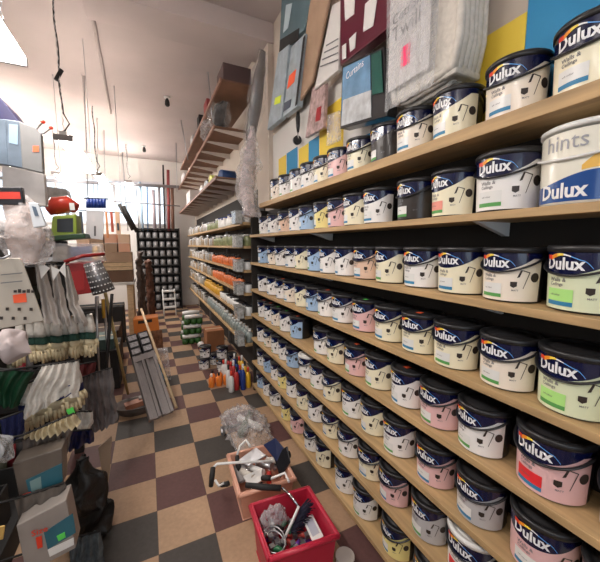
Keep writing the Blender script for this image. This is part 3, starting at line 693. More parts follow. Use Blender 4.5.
# ================================================================== BACK RACK with small tins
rk = thing('tin_rack', 'black rack of small tins at the end of the aisle', 'rack', (0.18, 8.75, 0))
RX0, RX1 = -0.20, 0.74
for k in range(10): MB().box(RX0, RX1, 8.62, 8.8, 0.02 + 0.222 * k, 0.045 + 0.222 * k).build('shelf', BLACKM, rk)
MB().box(RX0, RX1, 8.8, 8.83, 0, 2.07).build('back_panel', BLACKM, rk)
for x in (RX0 - 0.02, RX1): MB().box(x, x + 0.02, 8.6, 8.83, 0, 2.07).build('side_panel', BLACKM, rk)
tin = jar_proto('small_tin', 0.058, 0.15, mat('silver_grey_label', (0.24, 0.24, 0.245), 0.3, var=0.3, scale=25), BLACK, 'tin')
index_tree(None); k0 = True
for rr in range(9):
    for cc in range(6):
        o = tin if k0 else copy_tree(tin); k0 = False
        o.location = (RX0 + 0.09 + 0.152 * cc, 8.70, 0.0455 + 0.222 * rr)
        tag(o, 'silver tin in the black rack, %s shelf from the top, %s from the left' % (['first', *ORD[1:]][8 - rr], ['first', *ORD[1:]][cc]), 'tin', 'tins in the black rack')

# ================================================================== FLOOR STOCK under and before the far bay
def green_packs():
    n = 0
    for lv in range(3):
        for k in range(2):
            x, y, z = 0.60 + 0.02 * lv, 5.45 + 0.33 * k, 0.001 + 0.165 * lv
            t = thing('plant_food_pack', '%s green and white pack in the %s stack on the floor' % (['bottom', 'middle', 'top'][lv], ['nearer', 'farther'][k]), 'pack', (x, y, z), 'green and white packs stacked on the floor')
            mb = MB(); 
            for q in range(3): mb.lathe([(0.04, 0), (0.05, 0.01), (0.05, 0.09)], (x - 0.1 + 0.1 * q, y, z), 12)
            mb.build('green_pot', mat('leaf_green_plastic', (0.03, 0.12, 0.02), 0.5, var=0.4), t)
            MB().tube([(x - 0.14, y, z + 0.125), (x, y, z + 0.13), (x + 0.14, y, z + 0.125)], [0.04, 0.05, 0.04], 10, flat=0.75, jit=0.01).build('white_top', WPL, t)
green_packs()
boxthing('cardboard_box', 'brown and orange cardboard box on the floor under the far bay', 'box', 0.74, 1.0, 4.75, 5.05, 0.0, 0.36, mat('rust_orange_cardboard', (0.33, 0.13, 0.05), 0.7, var=0.25, scale=3), None)
MINI = copy_tree
mini_specs = [(0.62, 4.25, 0), (0.78, 4.35, 0), (0.64, 4.27, 0.18), (0.83, 4.12, 0), (0.98, 4.25, 0), (0.84, 4.14, 0.18)]
for i, (x, y, z) in enumerate(mini_specs):
    o = copy_tree(T1); o.location = (x, y, z + 0.001); o.rotation_euler = (0, 0, R(40)); o.scale = (1, 1, 1); s = 0.85; o.scale = (s, s, s)
    if z: o.location.z = 0.176 * s + 0.002
    set_tub(o, 'white', WPL, BLACKM)
    tag(o, 'small black-lidded paint tub on the floor, %s' % ['left front', 'right behind the left stack', 'on top of the left stack', 'in the right stack at floor', 'farthest right against the wall', 'on top of the right stack'][i], 'paint tub', 'paint tubs on the floor')
def bottle(x, y, z, r, h, m, cap, label, group, name='floor_bottle'):
    o = MB().lathe([(r * .9, 0), (r, 0.006), (r, h * .62), (r * .35, h * .8)], (x, y, z), 14).build(name, m)
    MB().lathe([(r * .4, h * .78), (r * .4, h)], (x, y, z), 10).build('cap', cap, o); tag(o, label, 'bottle', group); return o
for i in range(6):
    bottle(0.60 + 0.075 * (i % 3) + 0.01 * i, 3.62 + 0.1 * (i // 3), 0, 0.034, 0.16, mat('orange_bottle_plastic', (0.80, 0.22, 0.03), 0.3), [WPL, BLACKM][i % 2], 'orange bottle on the floor before the tubs, %s row, %s from left' % (['front', 'back'][i // 3], ['first', 'second', 'third'][i % 3]), 'orange bottles on the floor')
for i in range(16):
    m = [WPL, mat('red_bottle_plastic', (0.45, 0.03, 0.03), 0.3), BLJ, mat('yellow_bottle_plastic', (0.8, 0.45, 0.03), 0.3)][i % 4]
    bottle(0.78 + 0.068 * (i % 4), 3.40 + 0.13 * (i // 4) + 0.03 * (i % 2), 0, 0.031, 0.24 + 0.03 * (i % 3), m, [RED, BLACKM, WPL][i % 3], '%s bottle standing on the floor at the bay join, %s row' % (['white', 'red', 'blue', 'amber'][i % 4], ['front', 'second', 'third', 'back'][i // 4]), 'mixed bottles on the floor')
# white/black little pot on the tiles
o = MB().lathe([(0.035, 0), (0.045, 0.06)], atZ(201, 350, 0), 14).build('small_pot', BLACKM); MB().lathe([(0.046, 0.06), (0.05, 0.11), (0.03, 0.13)], atZ(201, 350, 0), 14).build('lid', WPL, o)
tag(o, 'small black pot with white lid alone on the tiles', 'pot')
# white step stool by the rack
st = thing('step_stool', 'white folded step stool before the tin rack', 'stool', (0.42, 7.9, 0))
for k in range(3): MB().box(0.28, 0.55, 7.85 + 0.08 * k, 7.98 + 0.08 * k, 0.18 * (k + 1), 0.18 * (k + 1) + 0.035).build('step', WPL, st)
for x in (0.28, 0.54):
    MB().tube([(x, 7.82, 0), (x, 8.1, 0.6)], 0.014, 6).build('frame_rail', WPL, st)
# polythene sheet bag on the floor
HEAPF = 0.4
def poly_heap(name, label, c, rx, ry, h, m, seed, cat='bag', parts=()):
    t = thing(name, label, cat, c); c = Vector(c)
    def f(u, v):
        a = 2 * math.pi * u; e = v * math.pi / 2
        d = Vector((rx * math.cos(a) * math.cos(e), ry * math.sin(a) * math.cos(e), h * math.sin(e)))
        q = d * (1 + 0.28 * noise.noise(Vector((d.x * 9 + seed, d.y * 9, d.z * 9))) + 0.3 * abs(noise.noise(Vector((d.x * 26, d.y * 26 + seed, d.z * 26)))) + 0.15 * noise.noise(Vector((d.x * 60, d.y * 60 + seed, d.z * 60))))
        q.z = max(0.002, q.z); return c + q
    MB().grid(f, 72, 24).build('wrap', m, t)
    return t
ph = poly_heap('polythene_bag', 'grey crumpled polythene bag lying on the floor behind the peach crate', (0.72, 2.60, 0), 0.19, 0.34, 0.13, FILM2, 3)
MB().tube([(0.64, 2.5, 0.04), (0.8, 2.75, 0.06)], 0.03, 8, jit=0.01).build('green_contents', mat('dull_green_stock', (0.08, 0.12, 0.07), 0.5), ph)
MB().tube([(0.70, 2.75, 0.04), (0.82, 2.5, 0.05)], 0.03, 8, jit=0.01).build('white_contents', WPL, ph)
br = thing('spray_gun', 'dark handled tool lying on the tiles beside the polythene bag', 'tool', atZ(230, 427, 0))
MB().tube([atZ(222, 428, 0.02), atZ(240, 425, 0.02)], 0.014, 8).build('handle', BLACKM, br)
MB().tube([atZ(222, 428, 0.02), atZ(223, 434, 0.02)], 0.018, 8).build('head', STEEL, br)

# ================================================================== CRATES
def crate(name, label, pts, h, m, wall=0.008, rim=0.012):
    """open crate: pts = 4 rim corners (x,y), tapering to the floor"""
    c = Vector((sum(p[0] for p in pts) / 4, sum(p[1] for p in pts) / 4, 0.0)); t = thing(name, label, 'crate', c)
    top = [Vector((*p, h)) for p in pts]; cc = Vector((c.x, c.y, h))
    def ring(s, z): return [Vector(((p.x - cc.x) * s + cc.x, (p.y - cc.y) * s + cc.y, z)) for p in top]
    o, i_ = ring(1, h), ring(0.95, h); ob, ib = ring(0.88, 0.002), ring(0.84, 0.012)
    mb = MB(); vs = o + i_ + ob + ib; fs = []
    for k in range(4):
        l = (k + 1) % 4; fs += [(k, l, 8 + l, 8 + k)[::-1], (4 + k, 12 + k, 12 + l, 4 + l)[::-1], (k, 4 + k, 4 + l, l)[::-1]]
    fs += [(8, 9, 10, 11), (15, 14, 13, 12)]
    mb.add(vs, fs); mb.build('crate_body', m, t, 0.008)
    r_ = ring(1.03, h); mb = MB()
    for k in range(4):
        l = (k + 1) % 4; mb.tube([r_[k] - Vector((0, 0, rim)), r_[l] - Vector((0, 0, rim))], rim, 8)
    mb.build('rim', m, t); return t
PEACH = mat('peach_plastic', (0.72, 0.38, 0.27), 0.4); REDC = mat('crimson_plastic', (0.50, 0.02, 0.05), 0.38)
crate('storage_crate', 'peach coloured open crate full of paint rollers on the floor', [(0.42, 1.68), (0.76, 1.66), (0.78, 2.04), (0.44, 2.06)], 0.20, PEACH)
crate('storage_crate', 'crimson open crate of brushes and bits, nearest on the floor', [(0.425, 1.19), (0.755, 1.155), (0.765, 1.48), (0.435, 1.50)], 0.27, REDC)
RG = 'tools heaped in the crates'
def roller(label, path, grip, head=None, m=WPL, r=0.008, name='paint_roller'):
    c = path[len(path) // 2]; t = thing(name, label, 'paint roller', c, RG)
    MB().tube(path, r, 8).build('frame', m, t)
    MB().tube(grip, [0.014, 0.017, 0.016][:len(grip)] if len(grip) > 2 else 0.016, 10).build('grip', BLACKM, t)
    if head: MB().tube(head, 0.024, 12).build('roller_sleeve', CLOTH, t)
    return t
z0 = 0.27
g1 = [atZ(211, 486, z0 - .06), atZ(212, 476, z0), atZ(213, 468, z0 + .02)]
roller('white tubular roller frame with black grip hanging over the peach crate', [atZ(213, 468, z0 + .02), atZ(217, 464, z0 + .03), atZ(230, 463, z0 + .03), atZ(272, 461, z0 + 0.01)], g1)
roller('second white frame end with a black tip beyond the crate corner', [atZ(224, 483, .14), atZ(219, 486, .12), atZ(215, 480, .14)], [atZ(221, 485, .12), atZ(227, 484, .13), atZ(229, 483, .13)], name='paint_roller')
roller('roller with a thick dark grip and chrome shaft lying across both crates', [atZ(282, 488, .30), atZ(290, 495, .29), atZ(300, 508, .26)], [atZ(246, 485, .31), atZ(262, 487, .315), atZ(281, 488, .31)], m=CHROME, r=0.007)
roller('white tube frame looping at the back of the peach crate', [atZ(237, 455, .22), atZ(240, 446, .26), atZ(246, 440, .27), atZ(250, 446, .27)], [atZ(237, 456, .22), atZ(238, 466, .16), atZ(240, 470, .14)])
roller('small white roller at the near right corner of the peach crate', [atZ(270, 479, .25), atZ(285, 473, .27), atZ(289, 482, .26)], [atZ(262, 478, .24), atZ(267, 478, .25), atZ(271, 478, .25)])
def packet(label, pts, m, th=0.012, extra=None):
    p = [Vector(q) for q in pts]; t = thing('tool_packet', label, 'packet', sum(p, Vector()) / len(p), RG)
    nrm = (p[1] - p[0]).cross(p[2] - p[1]).normalized()
    MB().prism(p, nrm * th).build('packet_body', m, t, 0.003)
    q = [a.lerp(sum(p, Vector()) / len(p), 0.35) + nrm * (th + 0.0015) for a in p]
    MB().add(q, [list(range(len(q)))]).build('printed_front', extra or RED, t)
    return t
packet('tall packet with red stripe standing in the peach crate', [atZ(273, 455, .22), atZ(287, 446, .30), atZ(290, 462, .24), atZ(280, 478, .14)], BLACK, 0.01, WPL)
packet('slanted blue and red packet beside the tall one in the peach crate', [atZ(263, 445, .27), atZ(275, 438, .33), atZ(285, 450, .27), atZ(277, 462, .2)], mat('navy_card', (0.02, 0.03, 0.09), 0.4), 0.01, mat('magenta_print', (0.4, 0.03, 0.10), 0.4))
packet('white packet with red mark in the middle of the peach crate', [atZ(243, 476, .19), atZ(262, 468, .20), atZ(262, 480, .17), atZ(250, 488, .15)], WPL, 0.015)
packet('clear packet with steel blade at the back of the peach crate', [atZ(238, 460, .2), atZ(256, 447, .24), atZ(266, 455, .22), atZ(248, 466, .18)], STEEL, 0.01, BLACKM)
packet('grey packet low in the peach crate beside its left wall', [atZ(233, 466, .15), atZ(245, 462, .15), atZ(250, 478, .13), atZ(238, 482, .13)], mat('grey_card', (0.28, 0.26, 0.26), 0.5), 0.02, WPL)
for i in range(5):
    a = atZ(240 + 9 * i, 470 - 3 * i, 0.13); b = atZ(254 + 9 * i, 478 - 6 * i, 0.17)
    tag(MB().tube([a, b], 0.022, 10, jit=0.004).build('roller_sleeve', [CLOTH, WPL, STEEL, CLOTH, BLACKM][i]), '%s roller sleeve, %s from left inside the peach crate' % (['cream', 'white', 'silver', 'cotton', 'black'][i], ['first', 'second', 'third', 'fourth', 'fifth'][i]), 'roller sleeve', RG)
# red crate contents
def scrub_brush():
    t = thing('wallpaper_brush', 'black bristled brush with long pale handle in the crimson crate', 'brush', atZ(300, 520, .2), RG)
    a = atZ(299, 506, .29); b = atZ(283, 542, .17)
    MB().tube([a, b], 0.007, 8).build('handle', WPL, t)
    mb = MB(); r2 = random.Random(4)
    for k in range(160):
        s = a.lerp(b, r2.random() * 0.75) + Vector((0.012, 0, -0.01)); mb.tube([s, s + Vector((0.05 + r2.random() * 0.03, r2.uniform(-.02, .02), r2.uniform(-.035, .03)))], 0.0022, 4)
    mb.build('bristles', mat('blue_black_bristle', (0.012, 0.012, 0.035), 0.7), t)
scrub_brush()
r2 = random.Random(9)
BITC = [(mat('violet_plastic', (0.12, 0.04, 0.3), 0.4), 'violet'), (mat('bottle_green_plastic', (0.02, 0.15, 0.06), 0.4), 'green'), (CHROME, 'chrome'), (BLACK, 'black'), (mat('rust_red_plastic', (0.4, 0.05, 0.04), 0.4), 'rust red'), (WPL, 'white')]
for i in range(36):
    x = 0.48 + 0.22 * r2.random(); y = 1.23 + 0.21 * r2.random(); a = r2.random() * 6.3; l = 0.06 + 0.05 * r2.random(); z = 0.09 + 0.10 * r2.random()
    m, cn = BITC[i % 6]
    o = thing('small_hand_tool', '%s small tool handle in the crimson crate, among its loose bits' % cn, 'hand tool', (x, y, z), 'loose bits in the crimson crate, ' + cn)
    dx, dy = math.cos(a) * l / 2, math.sin(a) * l / 2
    MB().tube([(x - dx, y - dy, z), (x, y, z + 0.01), (x + dx * .6, y + dy * .6, z)], [0.008, 0.013, 0.009], 8).build('handle', m, o)
    MB().box(x + dx * .6 - 0.012, x + dx * .6 + 0.012, y + dy * .6 - 0.012, y + dy * .6 + 0.012, z - 0.004, z + 0.02).build('head', STEEL, o)
tag(MB().tube([(0.49 + 0.05 * math.cos(k * .5), 1.3 + 0.07 * math.sin(k * .5), 0.2 + 0.002 * k) for k in range(20)], 0.004, 6).build('wire_hoop', STEEL), 'steel wire hoop inside the crimson crate', 'wire', RG)
tag(poly_heap('film_packet', 'x', (0.53, 1.43, 0.15), 0.07, 0.045, 0.12, FILM, 5), 'clear pinkish film packet standing at the far wall of crimson crate', 'packet', RG)
packet('white printed card standing at the right of the crimson crate', [(0.66, 1.22, .20), (0.72, 1.22, .21), (0.73, 1.36, .21), (0.67, 1.36, .20)], WPL, 0.004, mat('pale_grey_print', (0.45, 0.47, 0.55), 0.4))
# little white pot by shelving foot
pp = atZ(345, 556, 0.12); o = MB().lathe([(0.035, -.12), (0.045, -0.0)], pp, 16).build('plastic_pot', WPL); MB().lathe([(0.047, -.008), (0.047, 0.004)], pp, 16).build('lid', mat('cream_lid', (0.6, 0.55, 0.5), 0.5), o); tag(o, 'small white pot between the crimson crate and the lowest shelf', 'pot')

# ================================================================== LEFT SIDE DISPLAY
gd = thing('display_gondola', 'black display gondola on the left carrying hanging gloves and packs', 'display stand', (-0.95, 2.9, 0))
MB().box(-1.05, -0.98, 1.1, 4.7, 0.0, 1.62).build('back_panel', DARKPANEL, gd)
MB().box(-0.98, -0.72, 1.3, 4.6, 0.0, 0.14).build('base_shelf', BLACKM, gd, 0.004)
MB().box(-0.98, -0.70, 2.5, 4.6, 1.50, 1.52).build('top_shelf', BLACKM, gd)
for y in (2.3, 3.4, 4.6): MB().box(-1.0, -0.96, y, y + 0.03, 0, 2.5 if y < 3 else 1.62).build('upright', BLACKM, gd)
MB().box(-1.0, -0.97, 1.2, 2.33, 2.45, 2.49).build('top_rail', BLACKM, gd)
# near end frame which carries hooks
MB().tube([(-0.72, 1.62, 0.0), (-0.72, 1.62, 1.55)], 0.014, 8).build('front_post', BLACKM, gd)
LG = 'packs on the left display'
def ypack(name, label, cat, corners, th, m, extras=(), group=LG, bevel=0.004, up=(0, 1, 0)):
    """corners = 4 (px,py,Y); thickness goes away from the viewer"""
    p = [atY(*c) for c in corners]; c = sum(p, Vector()) / len(p); c.z = min(q.z for q in p)
    t = thing(name, label, cat, c, group)
    mb = MB(); mb.prism(p, Vector(up) * th); mb.build('pack_body', m, t, bevel)
    for k, (nm, cs, mm) in enumerate(extras): MB().prism([atY(*q) + Vector(up) * (-0.003 - 0.0012 * k) for q in cs], Vector(up) * 0.0025).build(nm, mm, t)
    return t
def q4(x0, y0, x1, y1, Y, Y2=None): Y2 = Y2 or Y; return [(x0, y0, Y), (x1, y0, Y2), (x1, y1, Y2), (x0, y1, Y)]
def pq(pts, Y): return [(x, y, Y) for x, y in pts]
GREYS = mat('grey_sheet_pack', (0.20, 0.20, 0.20), 0.35, var=0.25, scale=5); BLUEG = mat('blue_grey_pack', (0.13, 0.17, 0.22), 0.3, var=0.4, scale=8)
ypack('navy_box', 'deep purple-navy box at the upper left edge above the grey packs', 'box', pq([(-25, 72), (0, 97), (19, 121), (-25, 121)], 2.18), 0.25, mat('purple_navy_card', (0.012, 0.01, 0.06), 0.4))
ypack('sheet_pack', 'blue-grey folded sheet pack, leftmost of the upper grey packs', 'pack', pq([(-25, 118), (6, 119), (8, 165), (-25, 162)], 2.1), 0.04, BLUEG)
ypack('sheet_pack', 'blue-grey sheet pack with pale picture, middle of the upper grey packs', 'pack', pq([(5, 119), (20, 121), (23, 168), (7, 165)], 2.08), 0.04, BLUEG, [('picture', pq([(9, 124), (18, 125), (18, 145), (9, 143)], 2.08), mat('pale_blue_picture', (0.25, 0.36, 0.48), 0.4))])
ypack('sheet_pack', 'plain grey sheet pack with a red sticker among upper packs', 'pack', pq([(19, 121), (34, 127), (41, 134), (43, 173), (22, 168)], 2.06), 0.04, GREYS, [('price_sticker', pq([(33, 146), (39, 146), (39, 152), (33, 152)], 2.06), STICKO)])
for i, (a, b) in enumerate([((31, 130), (42, 123)), ((39, 134), (50, 129))]):
    t = thing('display_hook', '%s red-tipped hook above the grey packs' % ['left', 'right'][i], 'hook', atY(*a, 2.2), 'red-tipped hooks')
    e = atY(*b, 2.0); MB().tube([atY(*a, 2.2), atY((a[0] + b[0]) / 2, a[1] - 0.5, 2.1), e], 0.004, 6).build('wire', STEEL, t); MB().tube([e, e + Vector((0.008, 0, 0.012))], 0.009, 8).build('tip', RED, t)
WGP = mat('white_grey_packaging', (0.66, 0.62, 0.60), 0.4, var=0.3, scale=6)
ypack('paper_pack', 'tall pale packaged roll below the grey sheet packs', 'pack', pq([(2, 165), (30, 170), (44, 174), (46, 206), (24, 206), (2, 200)], 2.25), 0.05, WGP)
ypack('knife_pack', 'black framed pack with red insert at the left edge', 'pack', pq([(-20, 187), (22, 187), (24, 205), (-20, 204)], 1.75), 0.03, BLACK, [('red_insert', pq([(-15, 192), (20, 192), (21, 199), (-15, 199)], 1.75), mat('bright_red_card', (0.65, 0.05, 0.03), 0.4))])
drape('plastic_bag', 'big cloudy plastic bag bulging at the upper left', 'bag', [atY(14, 200, 1.85), atY(22, 218, 1.8), atY(26, 238, 1.8), atY(22, 262, 1.8)], [0.05, 0.09, 0.11, 0.07], FILM2, mat('pale_pink_stock', (0.55, 0.44, 0.40), 0.6, var=0.4, scale=25), 0.03, 0.7, LG)
t = ypack('printed_white_pack', 'white pack with a blue printed sketch beside the cloudy bag', 'pack', pq([(28, 202), (38, 203), (46, 226), (33, 228)], 1.7), 0.02, mat('white_blue_card', (0.65, 0.68, 0.72), 0.4), [('printed_sketch', pq([(32, 206), (36, 207), (39, 216), (35, 216)], 1.7), mat('slate_print', (0.1, 0.14, 0.2), 0.5))])
BEIGE = mat('beige_card', (0.52, 0.47, 0.40), 0.6, var=0.08, scale=6)
ext = [('price_sticker', pq([(13, 295), (26, 293), (27, 302), (14, 303)], 1.35), STICKO)]
for i in range(5): ext.append(('printed_mark', pq([(14 + 4.5 * i, 290 - (i % 2)), (17 + 4.5 * i, 290 - (i % 2)), (17 + 4.5 * i, 292.5), (14 + 4.5 * i, 292.5)], 1.35), BROWNI))
for i in range(6): ext.append(('printed_mark', pq([(1 + 6 * i, 316 - (i % 2) * 9), (4 + 6 * i, 316 - (i % 2) * 9), (4 + 6 * i, 319 - (i % 2) * 9), (1 + 6 * i, 319 - (i % 2) * 9)], 1.35), BROWNI))
for i in range(2): ext.append(('print_line', pq([(3, 274 + 8 * i), (24, 272 + 8 * i), (24, 273 + 8 * i), (3, 275 + 8 * i)], 1.35), GREYT))
ypack('header_card', 'large beige hanging card with an orange sticker at the left edge', 'card', pq([(-30, 258), (21, 258), (44, 321), (-30, 335)], 1.35), 0.008, BEIGE, ext)
MB  # noqa
o = MB().tube([atY(-10, 259, 1.33), atY(4, 258, 1.33), atY(10, 255, 1.33), atY(8, 250, 1.35)], 0.004, 6).build('card_hook', STEEL); tag(o, 'wire hook through the top of the beige card', 'hook')

ARMS = []
# gloves ---------------------------------------------------------------
def make_glove(name, top_m, band_m, hand_m, L=0.24, W=0.085):
    t = thing(name, 'x', 'glove')
    def loft(zs, ws, ds, m, nm, cap=True):
        mb = MB(); vs = []; n = 14
        for z, w, d in zip(zs, ws, ds):
            for k in range(n):
                a = 2 * math.pi * k / n; vs.append((w / 2 * math.cos(a), d / 2 * math.sin(a) * (1 + 0.25 * math.sin(3 * a)), z + 0.004 * math.sin(2 * a)))
        fs = [(j * n + k, j * n + (k + 1) % n, (j + 1) * n + (k + 1) % n, (j + 1) * n + k) for j in range(len(zs) - 1) for k in range(n)]
        fs += [list(range(n)), [(len(zs) - 1) * n + k for k in range(n)]]
        mb.add(vs, fs, 0, True); return mb.build(nm, m, t)
    loft([0, -0.03, -0.07, -0.105], [W * .45, W * .6, W * .8, W * .85], [.02, .024, .03, .03], top_m, 'cuff')
    loft([-0.10, -0.115, -0.13, -0.14], [W * .88] * 4, [.034] * 4, band_m, 'band')
    mb = MB(); mb.tube([(0, 0, -0.135), (0, 0, -0.16), (0, 0, -0.19)], [W * .42, W * .46, W * .42], 12, flat=0.35, up=(0, 1, 0))
    for k, (x, l) in enumerate([(-0.03, .045), (-0.01, .058), (0.010, .055), (0.029, .042)]):
        x *= W / .085; mb.tube([(x * .9, 0, -0.175), (x, 0.004, -0.19 - l * .5), (x * 1.1, -0.004 * (k % 2), -0.19 - l)], [0.011, 0.010, 0.006], 8)
    mb.tube([(W * .38, 0, -0.15), (W * .55, 0.008, -0.175), (W * .58, 0.01, -0.2)], [0.012, 0.011, 0.007], 8)
    mb.build('hand', hand_m, t); return t
GREEN_B = mat('dark_green_knit', (0.02, 0.07, 0.05), 0.8, bump=0.4, scale=60); NAVY_B = mat('navy_knit', (0.01, 0.015, 0.08), 0.8, bump=0.4, scale=60)
G1 = make_glove('work_glove', CLOTH, GREEN_B, LATEX, W=0.062); G2 = make_glove('work_glove', CLOTH, NAVY_B, LATEX, W=0.075)
index_tree(None)
fst = [True, True]
def put_glove(kind, px, py, Y, rz, tilt, s, label, group):
    pr = (G1, G2)[kind]
    if fst[kind]: o = pr; fst[kind] = False
    else: o = copy_tree(pr)
    o.location = atY(px, py, Y); o.rotation_euler = (R(tilt * .3), R(tilt), R(rz)); o.scale = (s, s, s); tag(o, label, 'glove', group)
L1 = [(20 + 8.7 * i, 320 - 0.7 * i) for i in range(9)]
for i, (x, y) in enumerate(L1):
    put_glove(0, x, y, 2.05 + 0.04 * (i % 2), 25 + rnd.uniform(-25, 25), rnd.uniform(-6, 6), 0.98, 'white work glove with green band, %s from the left in the hanging row' % ORD[i].replace('nearest', 'first'), 'green-banded gloves in the upper row')
for i in range(8):
    x = 24 + 7.2 * i; y = 385 - 2.8 * i
    put_glove(1, x, y, 1.8 + 0.03 * (i % 2), 20 + rnd.uniform(-20, 20), rnd.uniform(-6, 4), 0.92, 'white work glove with navy band, %s from the left in the lower row' % ORD[i].replace('nearest', 'first'), 'navy-banded gloves in the lower row')
# rails which carry the gloves
for a, b, lab in [((12, 322, 2.07), (94, 312, 2.07), 'black rail carrying the green-banded gloves'), ((16, 388, 1.82), (80, 360, 1.82), 'black rail carrying the navy-banded gloves')]:
    tag(MB().tube([atY(*a), atY(*b)], 0.006, 8).build('glove_rail', BLACKM), lab, 'rail')
# white draped cloth over the navy gloves
def cloth_bundle(label, cs, Y, m, folds=8, group=LG, name='cotton_cloth', amp=0.012):
    """hanging cloth: cs = top-left, top-right, bottom-right, bottom-left pixels on plane Y"""
    a, b, c, d = [atY(x, y, Y) for x, y in cs]; 
    t = thing(name, label, 'cloth', (a + b + c + d) / 4, group)
    def f(u, v): p = a.lerp(b, u).lerp(d.lerp(c, u), v); return p + Vector((0, amp * math.sin(u * folds * 6.28 + 2 * math.sin(v * 2)) * (0.6 + 0.4 * v) + 0.01 * noise.noise(p * 14), 0)) + noise.noise_vector(p * 7) * 0.035 * v + noise.noise_vector(p * 25) * 0.012 * v
    if Y < 3: MB().tube([Vector((-0.99, Y + 0.006, max(a.z, 0.2))), Vector((-0.99, Y + 0.006, a.z)).lerp(b, 0.5) if False else a + Vector((0, .006, 0)), b + Vector((0, .006, 0))], 0.005, 6).build('hanging_arm', BLACKM, gd)
    mb = MB(); mb.grid(f, folds * 8, 20); mb.grid(lambda u, v: f(1 - u, v) + Vector((0, 0.012, 0)), folds * 8, 20); mb.build('hanging_cloth', m, t); return t
cl = cloth_bundle('white cotton cloth with a navy printed mark draped over the lower gloves', [(42, 366), (78, 361), (80, 398), (18, 418)], 1.68, CLOTH, 5)
MB().tube([atY(60, 398, 1.64), atY(66, 397, 1.64), atY(71, 393, 1.64)], 0.0025, 6).build('printed_smile', NAVY_B, cl)
MB().lathe([(0.005, 0), (0.005, 0.002)], atY(69, 386, 1.64), 10).build('printed_dot', NAVY_B, cl)
tag(MB().prism([atY(*q, 1.66) for q in [(66, 410), (73, 407), (75, 413), (69, 416)]], (0, 0.002, 0)).build('price_label', STICKG), 'bright green price label on the navy glove bands', 'price label')
for i in range(3):
    cloth_bundle('%s white folded garment hanging between beige card and red basket' % ['left', 'middle', 'right'][i], [(34 + 14 * i, 262 + 2 * i), (44 + 12 * i, 264 + i), (60 + 13 * i, 328), (42 + 15 * i, 322)], 1.9 + 0.04 * i, mat('grey_white_cotton', (0.50, 0.46, 0.43), 0.8, bump=.3, scale=40), 2, 'white garments beside the beige card', amp=0.02)
for i, (pts) in enumerate([[(38, 262), (50, 268), (41, 279)], [(51, 266), (60, 270), (53, 281)], [(59, 270), (65, 262), (66, 278)]]):
    tag(MB().prism([atY(*q, 1.84) for q in pts], (0, 0.004, 0)).build('paper_tag', WPL), 'pointed white paper tag, %s of three on the garments' % ['leftmost', 'middle', 'rightmost'][i], 'paper tag', 'pointed tags')
# yellowish third row of fabric and dark packets
cloth_bundle('crumpled yellowish glove bundle beneath the navy bands', [(22, 436), (74, 414), (76, 424), (24, 446)], 1.62, LATEX, 9, amp=0.015)
cloth_bundle('dull brown cloth hanging beneath the yellowish bundle', [(22, 440), (76, 424), (60, 455), (20, 462)], 1.66, mat('dull_brown_cloth', (0.16, 0.13, 0.11), 0.8), 5)
cloth_bundle('white packaged garment with a button beside the glove row', [(76, 412), (92, 412), (92, 436), (74, 438)], 1.95, CLOTH, 2)
cloth_bundle('dark green glossy fabric hanging at the left edge', [(-20, 368), (34, 372), (24, 402), (-20, 408)], 1.75, mat('dark_green_nylon', (0.008, 0.045, 0.02), 0.4), 4)
cloth_bundle('navy fabric bands at the left of the lower glove row', [(0, 420), (22, 412), (22, 440), (0, 448)], 1.66, NAVY_B, 3)
cloth_bundle('navy shiny bundle under the packaged garment', [(68, 432), (92, 430), (92, 446), (70, 448)], 1.85, mat('navy_nylon', (0.008, 0.012, 0.06), 0.3), 3)
cloth_bundle('dark fabric bundle hanging right of the white cloth', [(82, 378), (98, 372), (104, 430), (84, 432)], 2.15, mat('mauve_grey_fabric', (0.12, 0.10, 0.10), 0.7, var=0.4, scale=9), 3)
cloth_bundle('grey plastic wrapped fabric beside the long wooden pole', [(98, 372), (112, 368), (116, 420), (104, 428)], 2.4, mat('grey_wrapped_fabric', (0.20, 0.18, 0.18), 0.4, var=0.4, scale=9), 2)
cloth_bundle('maroon cloth between the glove rows', [(78, 365), (96, 362), (96, 378), (80, 380)], 2.25, mat('maroon_cloth', (0.12, 0.02, 0.02), 0.8), 2)
# lower boxed packs with teal labels
TEAL = mat('teal_label', (0.03, 0.14, 0.19), 0.4, var=0.2); PK = mat('grey_brown_polybag', (0.15, 0.125, 0.105), 0.3, var=0.3, scale=7)
t = ypack('workwear_pack', 'upper grey pack with a slanting teal label, low on the left display', 'pack', pq([(12, 464), (62, 448), (63, 486), (20, 502)], 1.55), 0.09, PK, [
    ('teal_label', pq([(26, 480), (62, 463), (63, 481), (30, 497)], 1.55), TEAL), ('size_box', pq([(30, 481), (41, 476), (42, 488), (32, 492)], 1.55), mat('pale_teal_print', (0.2, 0.32, 0.32), 0.5)), ('white_strip', pq([(35, 496), (63, 484), (63, 491), (36, 503)], 1.55), WPL),
    ('price_sticker', pq([(23, 494), (31, 491), (34, 499), (26, 503)], 1.55), RED)])
t = ypack('workwear_pack', 'lower whitish pack with teal label and red mark, low on left display', 'pack', pq([(16, 526), (66, 500), (76, 548), (26, 575)], 1.45), 0.1, mat('pale_polybag', (0.33, 0.295, 0.27), 0.3, var=0.15), [
    ('teal_label', pq([(44, 532), (73, 513), (76, 532), (48, 549)], 1.45), TEAL), ('white_strip', pq([(48, 549), (74, 537), (74, 544), (50, 556)], 1.45), WPL), ('red_mark', pq([(36, 537), (42, 535), (43, 546), (38, 548)], 1.45), RED), ('price_sticker', pq([(57, 535), (65, 531), (66, 536), (59, 540)], 1.45), STICKG)])
p = atY(32, 536, 1.445); s = 0.05 / text_w('Size')
MB().text('Size', lambda x, y: p + Vector((x, -0.004, y - x * -0.1)), s, 0, 0.01).build('lettering', RED, t)
